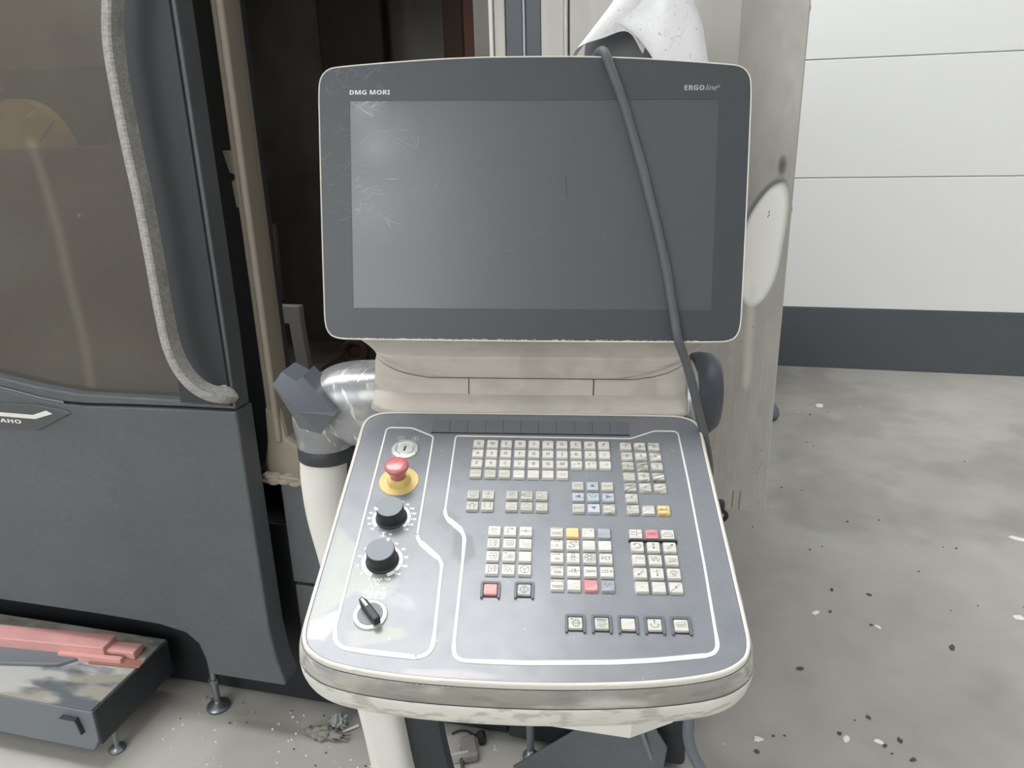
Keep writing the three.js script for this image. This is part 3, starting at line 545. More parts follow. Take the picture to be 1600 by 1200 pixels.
  const atlas = canvasTex(COLS * CELL, ROWS * CELL, (c) => {
    const icons = {
      up: (q) => q.poly([[0.3, 0.62], [0.5, 0.32], [0.7, 0.62]]), down: (q) => q.poly([[0.3, 0.35], [0.5, 0.65], [0.7, 0.35]]), left: (q) => q.poly([[0.66, 0.3], [0.26, 0.48], [0.66, 0.66]]), right: (q) => q.poly([[0.34, 0.3], [0.74, 0.48], [0.34, 0.66]]),
      select: (q) => { q.line([[0.3, 0.25], [0.25, 0.4], [0.35, 0.52], [0.65, 0.52], [0.75, 0.4], [0.7, 0.25]]); q.line([[0.28, 0.72], [0.72, 0.72]], 0.02); q.line([[0.5, 0.2], [0.5, 0.36]]); },
      back: (q) => { q.line([[0.2, 0.4], [0.8, 0.32]], 0.03); q.line([[0.36, 0.3], [0.2, 0.4], [0.38, 0.46]], 0.03); }, input: (q) => { q.line([[0.7, 0.25], [0.7, 0.5], [0.25, 0.5]]); q.line([[0.36, 0.4], [0.25, 0.5], [0.36, 0.6]]); },
      alarm: (q) => { q.rect(0.25, 0.25, 0.5, 0.36); q.line([[0.4, 0.42], [0.6, 0.42]]); q.line([[0.35, 0.72], [0.65, 0.72]]); }, channel: (q) => { q.circ(0.4, 0.38, 0.15); q.circ(0.6, 0.38, 0.15); q.line([[0.38, 0.75], [0.62, 0.75]]); },
      help: (q) => { q.line([[0.36, 0.75], [0.36, 0.5], [0.26, 0.5], [0.5, 0.25], [0.74, 0.5], [0.64, 0.5], [0.64, 0.75]]); }, info: (q) => { q.line([[0.3, 0.2], [0.3, 0.62]]); q.line([[0.7, 0.2], [0.7, 0.62]]); q.poly([[0.24, 0.55], [0.36, 0.55], [0.3, 0.68]]); q.poly([[0.64, 0.55], [0.76, 0.55], [0.7, 0.68]]); q.line([[0.2, 0.82], [0.8, 0.82]], 0.02); },
      machine: (q) => { q.line([[0.25, 0.3], [0.72, 0.3], [0.3, 0.58], [0.72, 0.6]]); q.line([[0.3, 0.78], [0.7, 0.78]]); }, prog: (q) => { q.rect(0.3, 0.3, 0.4, 0.4); }, offset: (q) => { q.rect(0.2, 0.3, 0.3, 0.3); q.line([[0.2, 0.72], [0.8, 0.72]]); q.line([[0.55, 0.5], [0.8, 0.45]]); },
      list: (q) => { for (const y of [0.35, 0.5, 0.65]) q.line([[0.25, y], [0.75, y]], 0.03); }, arc: (q) => { q.line([[0.3, 0.45], [0.42, 0.28], [0.6, 0.28], [0.7, 0.42]]); q.line([[0.25, 0.7], [0.75, 0.7]]); }, custom: (q) => { q.line([[0.2, 0.55], [0.55, 0.55], [0.62, 0.4], [0.75, 0.5]]); q.line([[0.25, 0.72], [0.7, 0.72]]); },
      jog: (q) => { for (const y of [0.28, 0.42]) q.line([[0.22, y], [0.3, y + 0.1], [0.38, y], [0.46, y + 0.1], [0.54, y], [0.62, y + 0.1], [0.7, y]], 0.03); q.line([[0.35, 0.62], [0.45, 0.78]]); q.line([[0.55, 0.62], [0.65, 0.78]]); },
      teach: (q) => { q.line([[0.3, 0.6], [0.35, 0.3], [0.65, 0.3]]); q.poly([[0.6, 0.22], [0.75, 0.32], [0.6, 0.42]]); q.line([[0.25, 0.72], [0.45, 0.66]]); }, mda: (q) => { q.line([[0.15, 0.5], [0.4, 0.5]]); q.line([[0.6, 0.5], [0.85, 0.5]]); q.line([[0.44, 0.58], [0.5, 0.38], [0.56, 0.58], [0.44, 0.58]]); },
      auto: (q) => { q.rect(0.25, 0.28, 0.36, 0.44); q.line([[0.68, 0.25], [0.75, 0.5], [0.66, 0.72]]); q.line([[0.4, 0.5], [0.56, 0.5]]); }, cycle: (q) => { q.rect(0.32, 0.28, 0.3, 0.3); q.line([[0.7, 0.25], [0.78, 0.5], [0.68, 0.68], [0.3, 0.68]]); q.line([[0.4, 0.43], [0.55, 0.43]]); }, step: (q) => { q.line([[0.2, 0.3], [0.4, 0.45], [0.45, 0.7]], 0.03); q.rect(0.58, 0.55, 0.2, 0.2, 0.02); },
      repos: (q) => { q.line([[0.25, 0.5], [0.6, 0.5]]); q.poly([[0.55, 0.42], [0.68, 0.5], [0.55, 0.58]]); q.line([[0.3, 0.28], [0.75, 0.28], [0.78, 0.5], [0.72, 0.72], [0.3, 0.72]]); }, gear: (q) => { q.circ(0.62, 0.55, 0.16); q.circ(0.62, 0.55, 0.06); q.line([[0.2, 0.25], [0.35, 0.2], [0.35, 0.35]]); q.line([[0.22, 0.7], [0.4, 0.6]]); },
      block: (q) => { q.rect(0.28, 0.25, 0.4, 0.42); q.line([[0.38, 0.46], [0.6, 0.46]]); q.line([[0.74, 0.22], [0.8, 0.45], [0.72, 0.7]]); q.line([[0.2, 0.8], [0.4, 0.74]]); q.line([[0.48, 0.36], [0.48, 0.56]]); }, slashes: (q) => { q.line([[0.25, 0.6], [0.48, 0.3]]); q.line([[0.42, 0.72], [0.68, 0.36]]); q.line([[0.66, 0.66], [0.74, 0.58]]); q.line([[0.22, 0.32], [0.3, 0.24]]); }, wheel: (q) => { q.circ(0.5, 0.48, 0.3); q.line([[0.5, 0.48], [0.5, 0.76]]); q.line([[0.5, 0.48], [0.26, 0.32]]); q.line([[0.5, 0.48], [0.74, 0.32]]); },
      var: (q) => { q.line([[0.2, 0.22], [0.8, 0.18]]); q.txt('[VAR]', 0.5, 0.62, 0.26); }, one: (q) => { q.line([[0.3, 0.2], [0.65, 0.2]]); q.line([[0.7, 0.12], [0.7, 0.28]]); q.txt('1', 0.5, 0.6, 0.3); }, ten: (q) => { q.line([[0.2, 0.24], [0.7, 0.24]]); q.poly([[0.64, 0.17], [0.76, 0.24], [0.64, 0.31]]); q.txt('10', 0.5, 0.62, 0.3); },
      hundred: (q) => { q.line([[0.2, 0.22], [0.74, 0.22]]); q.line([[0.76, 0.15], [0.76, 0.3]]); q.txt('100', 0.52, 0.62, 0.3); }, thousand: (q) => { q.line([[0.15, 0.24], [0.78, 0.24]]); q.line([[0.82, 0.14], [0.82, 0.36]]); q.line([[0.16, 0.16], [0.16, 0.3]]); q.txt('1000', 0.5, 0.66, 0.34); },
      s: (q) => { q.line([[0.72, 0.25], [0.42, 0.24], [0.32, 0.34], [0.42, 0.46], [0.58, 0.5], [0.64, 0.6], [0.54, 0.7], [0.24, 0.68]]); q.poly([[0.68, 0.16], [0.84, 0.24], [0.7, 0.33]]); q.poly([[0.3, 0.6], [0.16, 0.67], [0.3, 0.77]]); }, man: (q) => { q.circ(0.5, 0.24, 0.11); q.line([[0.26, 0.5], [0.4, 0.42], [0.6, 0.42], [0.74, 0.5]]); q.line([[0.42, 0.44], [0.4, 0.78]]); q.line([[0.58, 0.44], [0.6, 0.78]]); },
      turret: (q) => { q.circ(0.5, 0.46, 0.33); q.circ(0.5, 0.46, 0.13); for (let k = 0; k < 6; k++) q.circ(0.5 + 0.2 * Math.cos(k * 1.047), 0.46 + 0.2 * Math.sin(k * 1.047), 0.04); }, spin: (q) => { q.rect(0.4, 0.36, 0.16, 0.24); q.line([[0.15, 0.56], [0.4, 0.48]]); q.line([[0.56, 0.48], [0.88, 0.48]]); q.line([[0.6, 0.3], [0.66, 0.66]]); }, pct: (q) => q.txt('100%', 0.5, 0.5, 0.28),
      plusminus: (q) => { q.line([[0.12, 0.4], [0.3, 0.4]]); q.line([[0.12, 0.56], [0.3, 0.56]]); q.rect(0.38, 0.38, 0.18, 0.2); q.line([[0.66, 0.48], [0.9, 0.48]]); q.line([[0.78, 0.34], [0.78, 0.62]]); }, wave: (q) => q.line([[0.2, 0.5], [0.35, 0.3], [0.45, 0.6], [0.6, 0.32], [0.75, 0.55]], 0.03), dots: (q) => { q.circ(0.7, 0.35, 0.04); q.line([[0.2, 0.65], [0.32, 0.55]], 0.03); }, blank: (q) => q.line([[0.28, 0.62], [0.34, 0.56]], 0.02),
      chuck: (q) => { q.line([[0.15, 0.3], [0.45, 0.35]]); q.line([[0.15, 0.58], [0.5, 0.58]]); q.line([[0.55, 0.25], [0.55, 0.7]]); q.line([[0.65, 0.5], [0.85, 0.4]]); }, coil: (q) => { for (const x of [0.28, 0.42, 0.56, 0.7]) q.circ(x, 0.48, 0.08); }, rail: (q) => { q.rect(0.2, 0.5, 0.6, 0.2); q.line([[0.3, 0.35], [0.75, 0.35]]); },
      ccw: (q) => { q.line([[0.32, 0.32], [0.45, 0.24], [0.62, 0.28], [0.72, 0.44], [0.68, 0.6], [0.54, 0.7], [0.38, 0.68]]); q.poly([[0.22, 0.42], [0.28, 0.22], [0.4, 0.36]]); }, updown: (q) => { q.line([[0.5, 0.3], [0.5, 0.7]]); q.poly([[0.42, 0.34], [0.5, 0.18], [0.58, 0.34]]); q.circ(0.5, 0.6, 0.05); }, diag: (q) => { q.line([[0.3, 0.68], [0.62, 0.36]]); q.line([[0.4, 0.74], [0.68, 0.44]], 0.03); q.poly([[0.56, 0.28], [0.76, 0.24], [0.7, 0.44]]); },
      retract: (q) => { q.line([[0.28, 0.45], [0.38, 0.36], [0.74, 0.36]]); q.line([[0.74, 0.36], [0.8, 0.46]]); q.line([[0.18, 0.7], [0.34, 0.7]], 0.03); q.line([[0.44, 0.5], [0.74, 0.5]], 0.03); }, zig: (q) => q.line([[0.18, 0.3], [0.3, 0.34], [0.32, 0.6], [0.42, 0.62], [0.5, 0.3], [0.58, 0.3], [0.64, 0.62], [0.74, 0.6], [0.78, 0.4]]), lines: (q) => { q.line([[0.22, 0.4], [0.78, 0.44]], 0.05); q.line([[0.3, 0.6], [0.72, 0.6]]); },
      diag2: (q) => { q.line([[0.42, 0.62], [0.7, 0.28]]); q.line([[0.5, 0.68], [0.78, 0.36]], 0.03); q.poly([[0.32, 0.54], [0.3, 0.74], [0.5, 0.66]]); }, arrowd: (q) => { q.line([[0.5, 0.25], [0.5, 0.7]]); q.poly([[0.42, 0.62], [0.5, 0.8], [0.58, 0.62]]); q.line([[0.25, 0.36], [0.75, 0.3]], 0.02); q.line([[0.62, 0.4], [0.62, 0.56]], 0.02); }, shower: (q) => { q.line([[0.25, 0.55], [0.32, 0.35], [0.5, 0.28], [0.68, 0.35], [0.75, 0.5]]); q.line([[0.36, 0.62], [0.64, 0.62]]); q.circ(0.5, 0.48, 0.1, 0.03); q.line([[0.3, 0.75], [0.66, 0.75]], 0.02); },
      start: (q) => { q.line([[0.5, 0.2], [0.8, 0.5], [0.5, 0.8], [0.2, 0.5], [0.5, 0.2]]); q.line([[0.5, 0.32], [0.5, 0.68]], 0.05); }, gearccw: (q) => { q.circ(0.54, 0.54, 0.24); q.circ(0.54, 0.54, 0.17, 0.06, true); q.line([[0.42, 0.54], [0.66, 0.54]]); q.line([[0.24, 0.24], [0.5, 0.16], [0.7, 0.2]], 0.03); q.poly([[0.3, 0.14], [0.16, 0.26], [0.34, 0.3]]); }, gearcw: (q) => { q.circ(0.5, 0.54, 0.24, 0.05, true); q.circ(0.5, 0.54, 0.12); q.line([[0.2, 0.22], [0.8, 0.24]], 0.06); q.line([[0.2, 0.3], [0.8, 0.34]], 0.03); },
      upbase: (q) => { q.line([[0.5, 0.2], [0.5, 0.46]]); q.poly([[0.43, 0.28], [0.5, 0.14], [0.57, 0.28]]); q.line([[0.18, 0.5], [0.3, 0.5], [0.3, 0.7], [0.7, 0.7], [0.7, 0.5], [0.82, 0.5]]); }, belts: (q) => { q.line([[0.2, 0.36], [0.8, 0.3]], 0.03); q.line([[0.2, 0.48], [0.4, 0.52], [0.8, 0.42]], 0.05); q.line([[0.24, 0.64], [0.76, 0.6]], 0.03); },
    };
    keys.forEach((k, i) => {
      const x0 = (i % COLS) * CELL, y0 = Math.floor(i / COLS) * CELL;
      c.save(); c.beginPath(); c.rect(x0, y0, CELL, CELL); c.clip();
      c.fillStyle = k.c ?? W0; c.fillRect(x0, y0, CELL, CELL);
      const d = k.d ?? 0.08;   // grime: smeared bands as a thumb leaves them
      for (let s = 0; s < 3 + d * 16; s++) {
        c.strokeStyle = rnd() < 0.35 + 0.3 * (1 - d) ? `rgba(228,226,219,${0.1 + 0.35 * d})` : `rgba(96,93,86,${0.05 + 0.3 * d})`; c.lineWidth = 5 + rnd() * 22; const y = y0 + rnd() * CELL, tl = (rnd() - 0.3) * 70;
        c.beginPath(); c.moveTo(x0 - 10, y + tl); c.quadraticCurveTo(x0 + 64, y - 12 + rnd() * 24, x0 + CELL + 10, y - tl); c.stroke();
      }
      const ink = '#55534f', q = {
        line: (p, w = 0.045) => { c.strokeStyle = ink; c.lineWidth = w * CELL; c.lineJoin = 'round'; c.lineCap = 'round'; c.beginPath(); p.forEach(([x, y], j) => (j ? c.lineTo(x0 + x * CELL, y0 + y * CELL) : c.moveTo(x0 + x * CELL, y0 + y * CELL))); c.stroke(); },
        poly: (p) => { c.fillStyle = ink; c.beginPath(); p.forEach(([x, y], j) => (j ? c.lineTo(x0 + x * CELL, y0 + y * CELL) : c.moveTo(x0 + x * CELL, y0 + y * CELL))); c.fill(); },
        circ: (x, y, r, w = 0.04, dash = false) => { c.strokeStyle = ink; c.lineWidth = w * CELL; if (dash) c.setLineDash([10, 8]); c.beginPath(); c.arc(x0 + x * CELL, y0 + y * CELL, r * CELL, 0, 7); c.stroke(); c.setLineDash([]); },
        rect: (x, y, w, h, lw = 0.04) => { c.strokeStyle = ink; c.lineWidth = lw * CELL; c.strokeRect(x0 + x * CELL, y0 + y * CELL, w * CELL, h * CELL); },
        txt: (s, x, y, h) => { c.fillStyle = ink; c.font = `bold ${h * CELL}px ${LATIN}`; c.textAlign = 'center'; c.textBaseline = 'middle'; c.fillText(s, x0 + x * CELL, y0 + y * CELL); },
      };
      c.globalAlpha = (k.f ?? 0.85) * (1 - 0.35 * (k.d ?? 0));
      if (k.g.startsWith('#')) icons[k.g.slice(1)](q); else if (k.g) q.txt(k.g, 0.5, 0.5, k.s ?? 0.42);
      if (k.x) q.line([[0.05, 0.92], [0.95, 0.1]], 0.03);
      c.restore();
    });
  });
  const keyMat = std({ map: atlas, roughness: 0.42 });
  const capBase = (() => {   // rounded square, tapering upwards with a soft top edge
    const sq = (h, r) => { const o = []; for (const [cx, cy, a] of [[1, 1, 0], [-1, 1, 90], [-1, -1, 180], [1, -1, 270]]) for (let k = 0; k <= 3; k++) { const t = (a + 30 * k) * D2R; o.push(V3(cx * (h - r) + r * Math.cos(t), cy * (h - r) + r * Math.sin(t), 0)); } return o; };
    const lv = (h, r, z) => sq(h / 1000, r / 1000).map((p) => V3(p.x, p.y * 0.93, z / 1000));
    return creased(skin([lv(7.8, 1.0, -0.5), lv(7.75, 1.0, 1.8), lv(7.4, 1.1, 3.5), lv(7.05, 1.2, 4.0), lv(6.4, 1.2, 4.1)], true, false, true), 0.7);
  })();
  keys.forEach((k, i) => {
    const g = capBase.clone(), p = g.attributes.position, uv = new Float32Array(p.count * 2), cx = i % COLS, cy = Math.floor(i / COLS);
    for (let j = 0; j < p.count; j++) { uv[2 * j] = (cx + 0.5 + clamp(p.getX(j) / 0.0172, -0.47, 0.47)) / COLS; uv[2 * j + 1] = 1 - (cy + 0.5 - clamp(p.getY(j) / 0.0172, -0.47, 0.47)) / ROWS; }
    g.setAttribute('uv', new THREE.BufferAttribute(uv, 2));
    const key = at(pp('key', g, keyMat), k.u, k.v, k.guard ? -0.6 : 0), [cr, cg, cb] = new THREE.Color(k.c ?? W0).toArray();
    if (cr > 1.8 * cg) key.userData.label = 'red key'; else if (cg > 1.8 * cb) key.userData.label = 'yellow key'; else if (cb > 1.08 * cr) key.userData.label = 'blue-grey key';
  });
  // raised horseshoe guards round the single buttons
  const horseshoe = (() => {
    const s = new THREE.Shape(); const o = 10.6, i = 8.5, y0 = -9.6;
    s.moveTo(-o, y0); s.lineTo(-o, 8.6); s.quadraticCurveTo(-o, 10.8, -8.4, 10.8); s.lineTo(8.4, 10.8); s.quadraticCurveTo(o, 10.8, o, 8.6); s.lineTo(o, y0); s.absarc((o + i) / 2, y0, (o - i) / 2, 0, -Math.PI, true); s.lineTo(i, 8.7); s.lineTo(-i, 8.7); s.lineTo(-i, y0); s.absarc(-(o + i) / 2, y0, (o - i) / 2, 0, -Math.PI, true);
    const g = new THREE.ExtrudeGeometry(s, { depth: 2.2, bevelEnabled: true, bevelSize: 0.5, bevelThickness: 0.6, bevelSegments: 2, curveSegments: 8 }); g.scale(0.001, 0.001, 0.001); return g;
  })();
  const guardMat = std({ color: '#5a5e64', roughness: 0.4 });
  special.forEach(([u, v]) => { at(pp('key_guard', horseshoe, guardMat), u, v, 0); at(pp('key_recess', rbox(0.0176, 0.0185, 0.0006, 0.0002), M.black), u, v, 0.1); });
  at(pp('guard_rail', rbox(0.058, 0.0028, 0.005, 0.0012), M.knobSide), 150.6, -164.9, 2.2);
  for (const u of [140.6, 159.6]) at(pp('guard_rail', rbox(0.0018, 0.073, 0.0022, 0.0008), guardMat), u, -203, 0.8);

  // ---- key switch, emergency stop, dials, selector
  const up = (g) => g.rotateX(Math.PI / 2);   // lathe axis y becomes the panel normal
  const L = (pts, seg = 40) => up(lathe(pts.map(([a, b]) => [a / 1000, b / 1000]), seg));
  const ks = at(pp('key_switch', creased(L([[11.5, 2], [12.2, 2.6], [13.2, 3.4], [17.6, 2.8], [18.6, 1.6], [18.9, -0.5]]), 0.6), M.chrome), -170.4, -11.6, 0); ks.userData.label = 'silver ring of the key switch';
  pp('lock_cylinder', creased(L([[0, 3.2], [10.6, 3.2], [11.2, 2.6], [11.2, 0]]), 0.6), M.chrome, ks);
  pp('switch_gap', L([[0, 0.8], [12.4, 0.8]]), M.black, ks);
  pp('key_slot', rbox(0.0026, 0.0095, 0.001, 0.0004).rotateZ(-0.1).translate(0, 0, 0.0032), M.black, ks);
  const es = at(pp('emergency_stop', creased(L([[0, 1.2], [25.4, 1.2], [26, 0.6], [26, -0.4]], 56), 0.6), M.yellow), -169.4, -70.8, 0); es.userData.label = 'yellow backing disc';
  pp('collar', creased(L([[12.5, 1.2], [15.8, 1.4], [15.4, 5], [14.2, 7.6], [10.5, 8.6], [10, 10]]), 0.7), M.yellow, es);
  pp('push_cap', L([[9.5, 8], [9.8, 12], [10.4, 15.5], [11.8, 19], [14.0, 23], [15.4, 26], [15.6, 28.6], [14.8, 30.4], [12.6, 31.8], [8, 32.6], [0, 33]]), M.red, es).userData.label = 'red mushroom cap';
  for (const [n, u, v, a, spread] of [['override_dial', -168.9, -133.5, 201, 0], ['override_dial', -168.6, -200.2, 62, 0]]) {
    const prof = []; const R = (i) => 16.6 + 0.28 * (i % 2);
    const N = 96, lev = [[19.6, -0.4, 0], [19.6, 1.4, 0], [18.4, 2.2, 0], [17.2, 2.6, 1], [16.8, 18.6, 1], [16.4, 20.6, 1], [15.6, 21.2, 0], [0.2, 21.2, 0]];
    const rings = lev.map(([r, h, k]) => { const o = []; for (let i = 0; i < N; i++) { const t = i / N * 2 * Math.PI, q = r + (k ? 0.45 * ((i % 3) === 0 ? -1 : 0) : 0); o.push(V3(q * Math.cos(t) / 1000, q * Math.sin(t) / 1000, h / 1000)); } return o; });
    const d = at(pp(n, creased(skin(rings.slice(0, 6)), 0.5), M.knobSide), u, v, 0); d.userData.label = 'ridged dark skirt of the override dial';
    pp('dial_face', creased(skin(rings.slice(5), true, false, true), 0.6), M.knob, d);
    pp('dial_pointer', rbox(0.0052, 0.0052, 0.006, 0.0018).translate(0.0160, 0, 0.0196).rotateZ(a * D2R), M.print, d);
  }
  const rs = at(pp('selector_switch', creased(L([[13.8, 2.4], [14.4, 3], [18.2, 2.4], [19, 1.2], [19.2, -0.4]]), 0.6), M.chrome), -168.8, -274.8, 0); rs.userData.label = 'silver ring of the selector switch';
  pp('selector_base', creased(L([[0, 3.6], [13.6, 3.6], [14.2, 2.8], [14.2, 0]]), 0.6), M.knob, rs);
  pp('selector_handle', metreUV(prism(mm([[-17.5, -3.6], [-15, -4.6], [12, -4.4], [17.5, -2.6], [18.4, 0], [17.5, 2.6], [12, 4.4], [-15, 4.6], [-17.5, 3.6]]), 0.0105, 0.0018).translate(0, 0, 0.0034).rotateZ(131 * D2R)), M.knobSide, rs);
  pp('selector_mark', rbox(0.012, 0.003, 0.001, 0.0004).translate(0.0095, 0, 0.0142).rotateZ(131 * D2R), M.print, rs);

  // ---- neck: upper shell under the screen, lower shell above the keyboard
  const lerpTab = (tab, x) => { if ((tab[0][0] - tab[tab.length - 1][0]) * (x - tab[0][0]) > 0) return tab[0][1]; for (let i = 0; i < tab.length - 1; i++) { const [a, fa] = tab[i], [b, fb] = tab[i + 1]; if ((x - a) * (x - b) <= 0) { const t = (x - a) / (b - a || 1); return mix(fa, fb, t); } } return tab[tab.length - 1][1]; };
  const shellGeo = (vprof, wprof, n0, n1, edge, depth, steps = 40) => {
    const rings = [];
    for (let i = 0; i <= steps; i++) {
      const n = mix(n0, n1, i / steps), w = lerpTab(wprof, n), v = lerpTab(vprof, n), r = [];
      r.push(V3(-w, v + depth, n)); r.push(V3(-w, v + edge * 1.6, n));
      for (let k = 0; k <= 36; k++) { const t = -1 + k / 18, x = Math.sign(t) * w * (1 - (1 - Math.abs(t)) ** 1.6); r.push(V3(x, v + edge * Math.abs(x / w) ** 14, n)); }
      r.push(V3(w, v + edge * 1.6, n)); r.push(V3(w, v + depth, n));
      rings.push(r.map((p) => p.divideScalar(1000)));
    }
    return rings;
  };
  const upV = [[132, 80], [122, 88], [112, 97], [102, 103], [94, 106], [84, 110], [74, 112.5], [68, 113.2], [66, 110.2], [57, 108], [48, 105.6], [41, 104], [37, 103.6]];
  const upW = [[132, 270], [128, 264], [122, 258], [110, 251], [95, 243], [80, 233], [67, 226], [57, 213], [50, 200], [46, 190], [42, 175], [39, 158], [37, 150]];
  pp('upper_shell', metreUV(creased(skin(shellGeo(upV, upW, 132, 37.2, 9, 70, 70), false), 0.8)), M.shell).userData.label = 'curved off-white neck under the screen';
  const loV = [[92, 128], [66, 116], [50, 110.5], [41, 108], [33, 106.2], [22, 100.5], [13, 96], [11.8, 89], [10, 84], [8, 79.5], [5, 75], [2, 70.8], [-1, 68], [-6, 68]];
  const loW = [[92, 214], [80, 220], [66, 226], [50, 230], [30, 232], [12, 233], [-6, 235]];
  pp('lower_shell', metreUV(creased(skin(shellGeo(loV, loW, 92, -6, 14, 60, 80), false), 0.8)), M.shell).userData.label = 'off-white ledge above the keyboard';
  { // joint between the two shells, following the upper one's lower edge
    const half = [[224, 66], [213, 57], [200, 50], [190, 46], [175, 42], [158, 39], [150, 37.6], [100, 37.3], [0, 37.2]], all = [...half, ...half.slice(0, -1).reverse().map(([x, n]) => [-x, n])];
    const line = new THREE.CatmullRomCurve3(all.map(([x, n]) => V3(x, n, 0))).getPoints(120);
    pp('shell_joint', skin([-0.8, 0.5].map((d) => line.map((p) => V3(p.x, Math.min(lerpTab(upV, p.y), lerpTab(loV, p.y)) - 0.5 + 9 * Math.abs(p.x / 240) ** 14, p.y + d).divideScalar(1000))), false), M.seam);
  }
  { // inset strip in the middle of the ledge, with its two joints
    const strip = [0, 1, 2, 3, 4, 5].map((i) => { const n = 36.2 - i * 4.6, v = lerpTab(loV, n) - 1.1; return [-90, -88, -30, 30, 88, 90].map((x) => V3(x, v, n).divideScalar(1000)); });
    pp('inset_strip', metreUV(skin(strip, false)), M.shell);
    for (const x of [-91, 91]) pp('joint', skin([36.6, 30, 24, 18, 13].map((n) => [-0.6, 0.6].map((d) => V3(x + d, lerpTab(loV, n) - 1.0, n).divideScalar(1000))), false), M.seam);
  }
  pp('neck_core', rbox(0.40, 0.10, 0.22, 0.02).translate(0, 0.168, 0.06), M.shell);
  pp('base_housing', rbox(0.44, 0.12, 0.075, 0.02).translate(0, 0.12, -0.045), M.shell);

  // ---- screen head
  const hp = (name, geo, mat, parent = con) => { const m = put(name, geo, mat, parent); if (parent === con) { m.position.copy(MPOS); m.rotation.x = MTILT; } return m; };
  const halfM = [[0, 187.2], [60, 186.9], [120, 185], [180, 181.5], [225, 178.2], [250, 176], [262, 174.2], [270, 169.5], [275.5, 161], [277.5, 148], [278, 100], [278, 20], [277.6, -60], [277, -120], [276.4, -150], [274, -163], [268, -171.2], [258, -174.6], [240, -175.6], [150, -176.2], [70, -176.5], [0, -176.5]];
  const mo = closedCurve(ccw(mirror(halfM)), 280);
  const mring = (list) => list.map(([d, h]) => offset(mo, d / 1000).map((p) => V3(p.x, p.y, h / 1000)));
  const S2 = new THREE.Shape(offset(mo, -0.8 / 1000).map((p) => V2(p.x, p.y)));
  const hole = new THREE.Path([[-238, -134], [238, -134], [238, 134], [-238, 134]].map(([x, y]) => V2(x / 1000, y / 1000))); S2.holes.push(hole);
  const scratch = (c, X, Y, n, x0, x1, y0, y1, a) => { for (let i = 0; i < n; i++) { const x = mix(x0, x1, rnd()), y = mix(y0, y1, rnd()), l = 4 + rnd() * 16, t = (rnd() - 0.5) * 2.6; c.strokeStyle = `rgba(190,194,200,${a * rnd()})`; c.lineWidth = 0.8 + rnd() * 1.6; c.beginPath(); c.moveTo(X(x), Y(y)); c.quadraticCurveTo(X(x + l * 0.5 * Math.cos(t)), Y(y + l * 0.5 * Math.sin(t) + 1.5), X(x + l * Math.cos(t + 0.2)), Y(y + l * Math.sin(t + 0.2))); c.stroke(); } };
  const bezelMap = canvasTex(2048, 1346, (c, W, H) => {
    const S = W / 556, X = (x) => (x + 278) * S, Y = (y) => (187.5 - y) * S;
    c.fillStyle = '#3a3e42'; c.fillRect(0, 0, W, H);
    scratch(c, X, Y, 70, -276, -242, -20, 175, 0.35); scratch(c, X, Y, 40, -270, -190, 150, 178, 0.4); scratch(c, X, Y, 30, -276, 276, -175, -140, 0.12);
    for (let i = 0; i < 160; i++) { c.fillStyle = `rgba(200,202,205,${0.5 * rnd()})`; c.beginPath(); c.arc(rnd() * W, rnd() * H, 0.8 + rnd() * 1.2, 0, 7); c.fill(); }
    for (let i = 0; i < 150; i++) { c.fillStyle = 'rgba(200,196,186,0.75)'; const x = -270 + rnd() * 520; c.fillRect(X(x), Y(-175 + rnd() * 1.2), 2 + rnd() * 16, 2 + rnd() * 2); }   // chipped lower edge
    c.textBaseline = 'alphabetic';
    c.fillStyle = '#d7d8d6'; c.save(); c.translate(X(-238.6), Y(141.6)); c.font = `bold ${7.6 * S}px ${LATIN}`; const wtot = c.measureText('DMG MORI').width; c.scale(54 * S / wtot, 1); c.fillText('DMG MORI', 0, 0); c.restore();
    c.fillStyle = '#a9adb0'; c.save(); c.translate(X(192.8), Y(145)); c.font = `bold ${8.6 * S}px ${LATIN}`; const w1 = c.measureText('ERGO').width; c.save(); c.scale(26.5 * S / w1, 1); c.fillText('ERGO', 0, 0); c.restore(); c.font = `italic ${8.6 * S}px ${LATIN}`; const w2 = c.measureText('line').width; c.save(); c.translate(26.8 * S, 0); c.scale(15 * S / w2, 1); c.fillText('line', 0, 0); c.restore(); c.font = `${4.6 * S}px ${LATIN}`; c.fillText('®', 42.2 * S, -3.2 * S); c.restore();
  });
  const bz = new THREE.ExtrudeGeometry(S2, { depth: 0.003, bevelEnabled: false }); bz.translate(0, 0, -0.003);
  const bezel = hp('bezel', rectUV(bz, 0, -0.278, 0.278, 1, -0.178, 0.1875), phys({ map: bezelMap, roughness: 0.5, clearcoat: 0.2, clearcoatRoughness: 0.3 })); bezel.userData.label = 'dark glass border with two small printed logos';
  const screenMap = canvasTex(1024, 576, (c, W, H) => {
    const S = W / 476, X = (x) => (x + 238) * S, Y = (y) => (134 - y) * S;
    c.fillStyle = '#45494d'; c.fillRect(0, 0, W, H);
    scratch(c, X, Y, 46, -234, -190, -20, 60, 0.4); scratch(c, X, Y, 24, -236, -205, 118, 132, 0.5); scratch(c, X, Y, 26, -225, -150, 60, 100, 0.25); scratch(c, X, Y, 20, -230, 120, -60, 40, 0.14);
    for (const [x, y, r, a] of [[-200, 90, 60, 0.2], [-205, 75, 34, 0.18], [-222, 126, 40, 0.3], [-215, -5, 60, 0.16], [-180, 40, 110, 0.1]]) { const g = c.createRadialGradient(X(x), Y(y), 0, X(x), Y(y), r * 2); g.addColorStop(0, `rgba(176,178,182,${a})`); g.addColorStop(1, 'rgba(176,178,182,0)'); c.fillStyle = g; c.fillRect(0, 0, W, H); }   // soft lighter patches towards the left
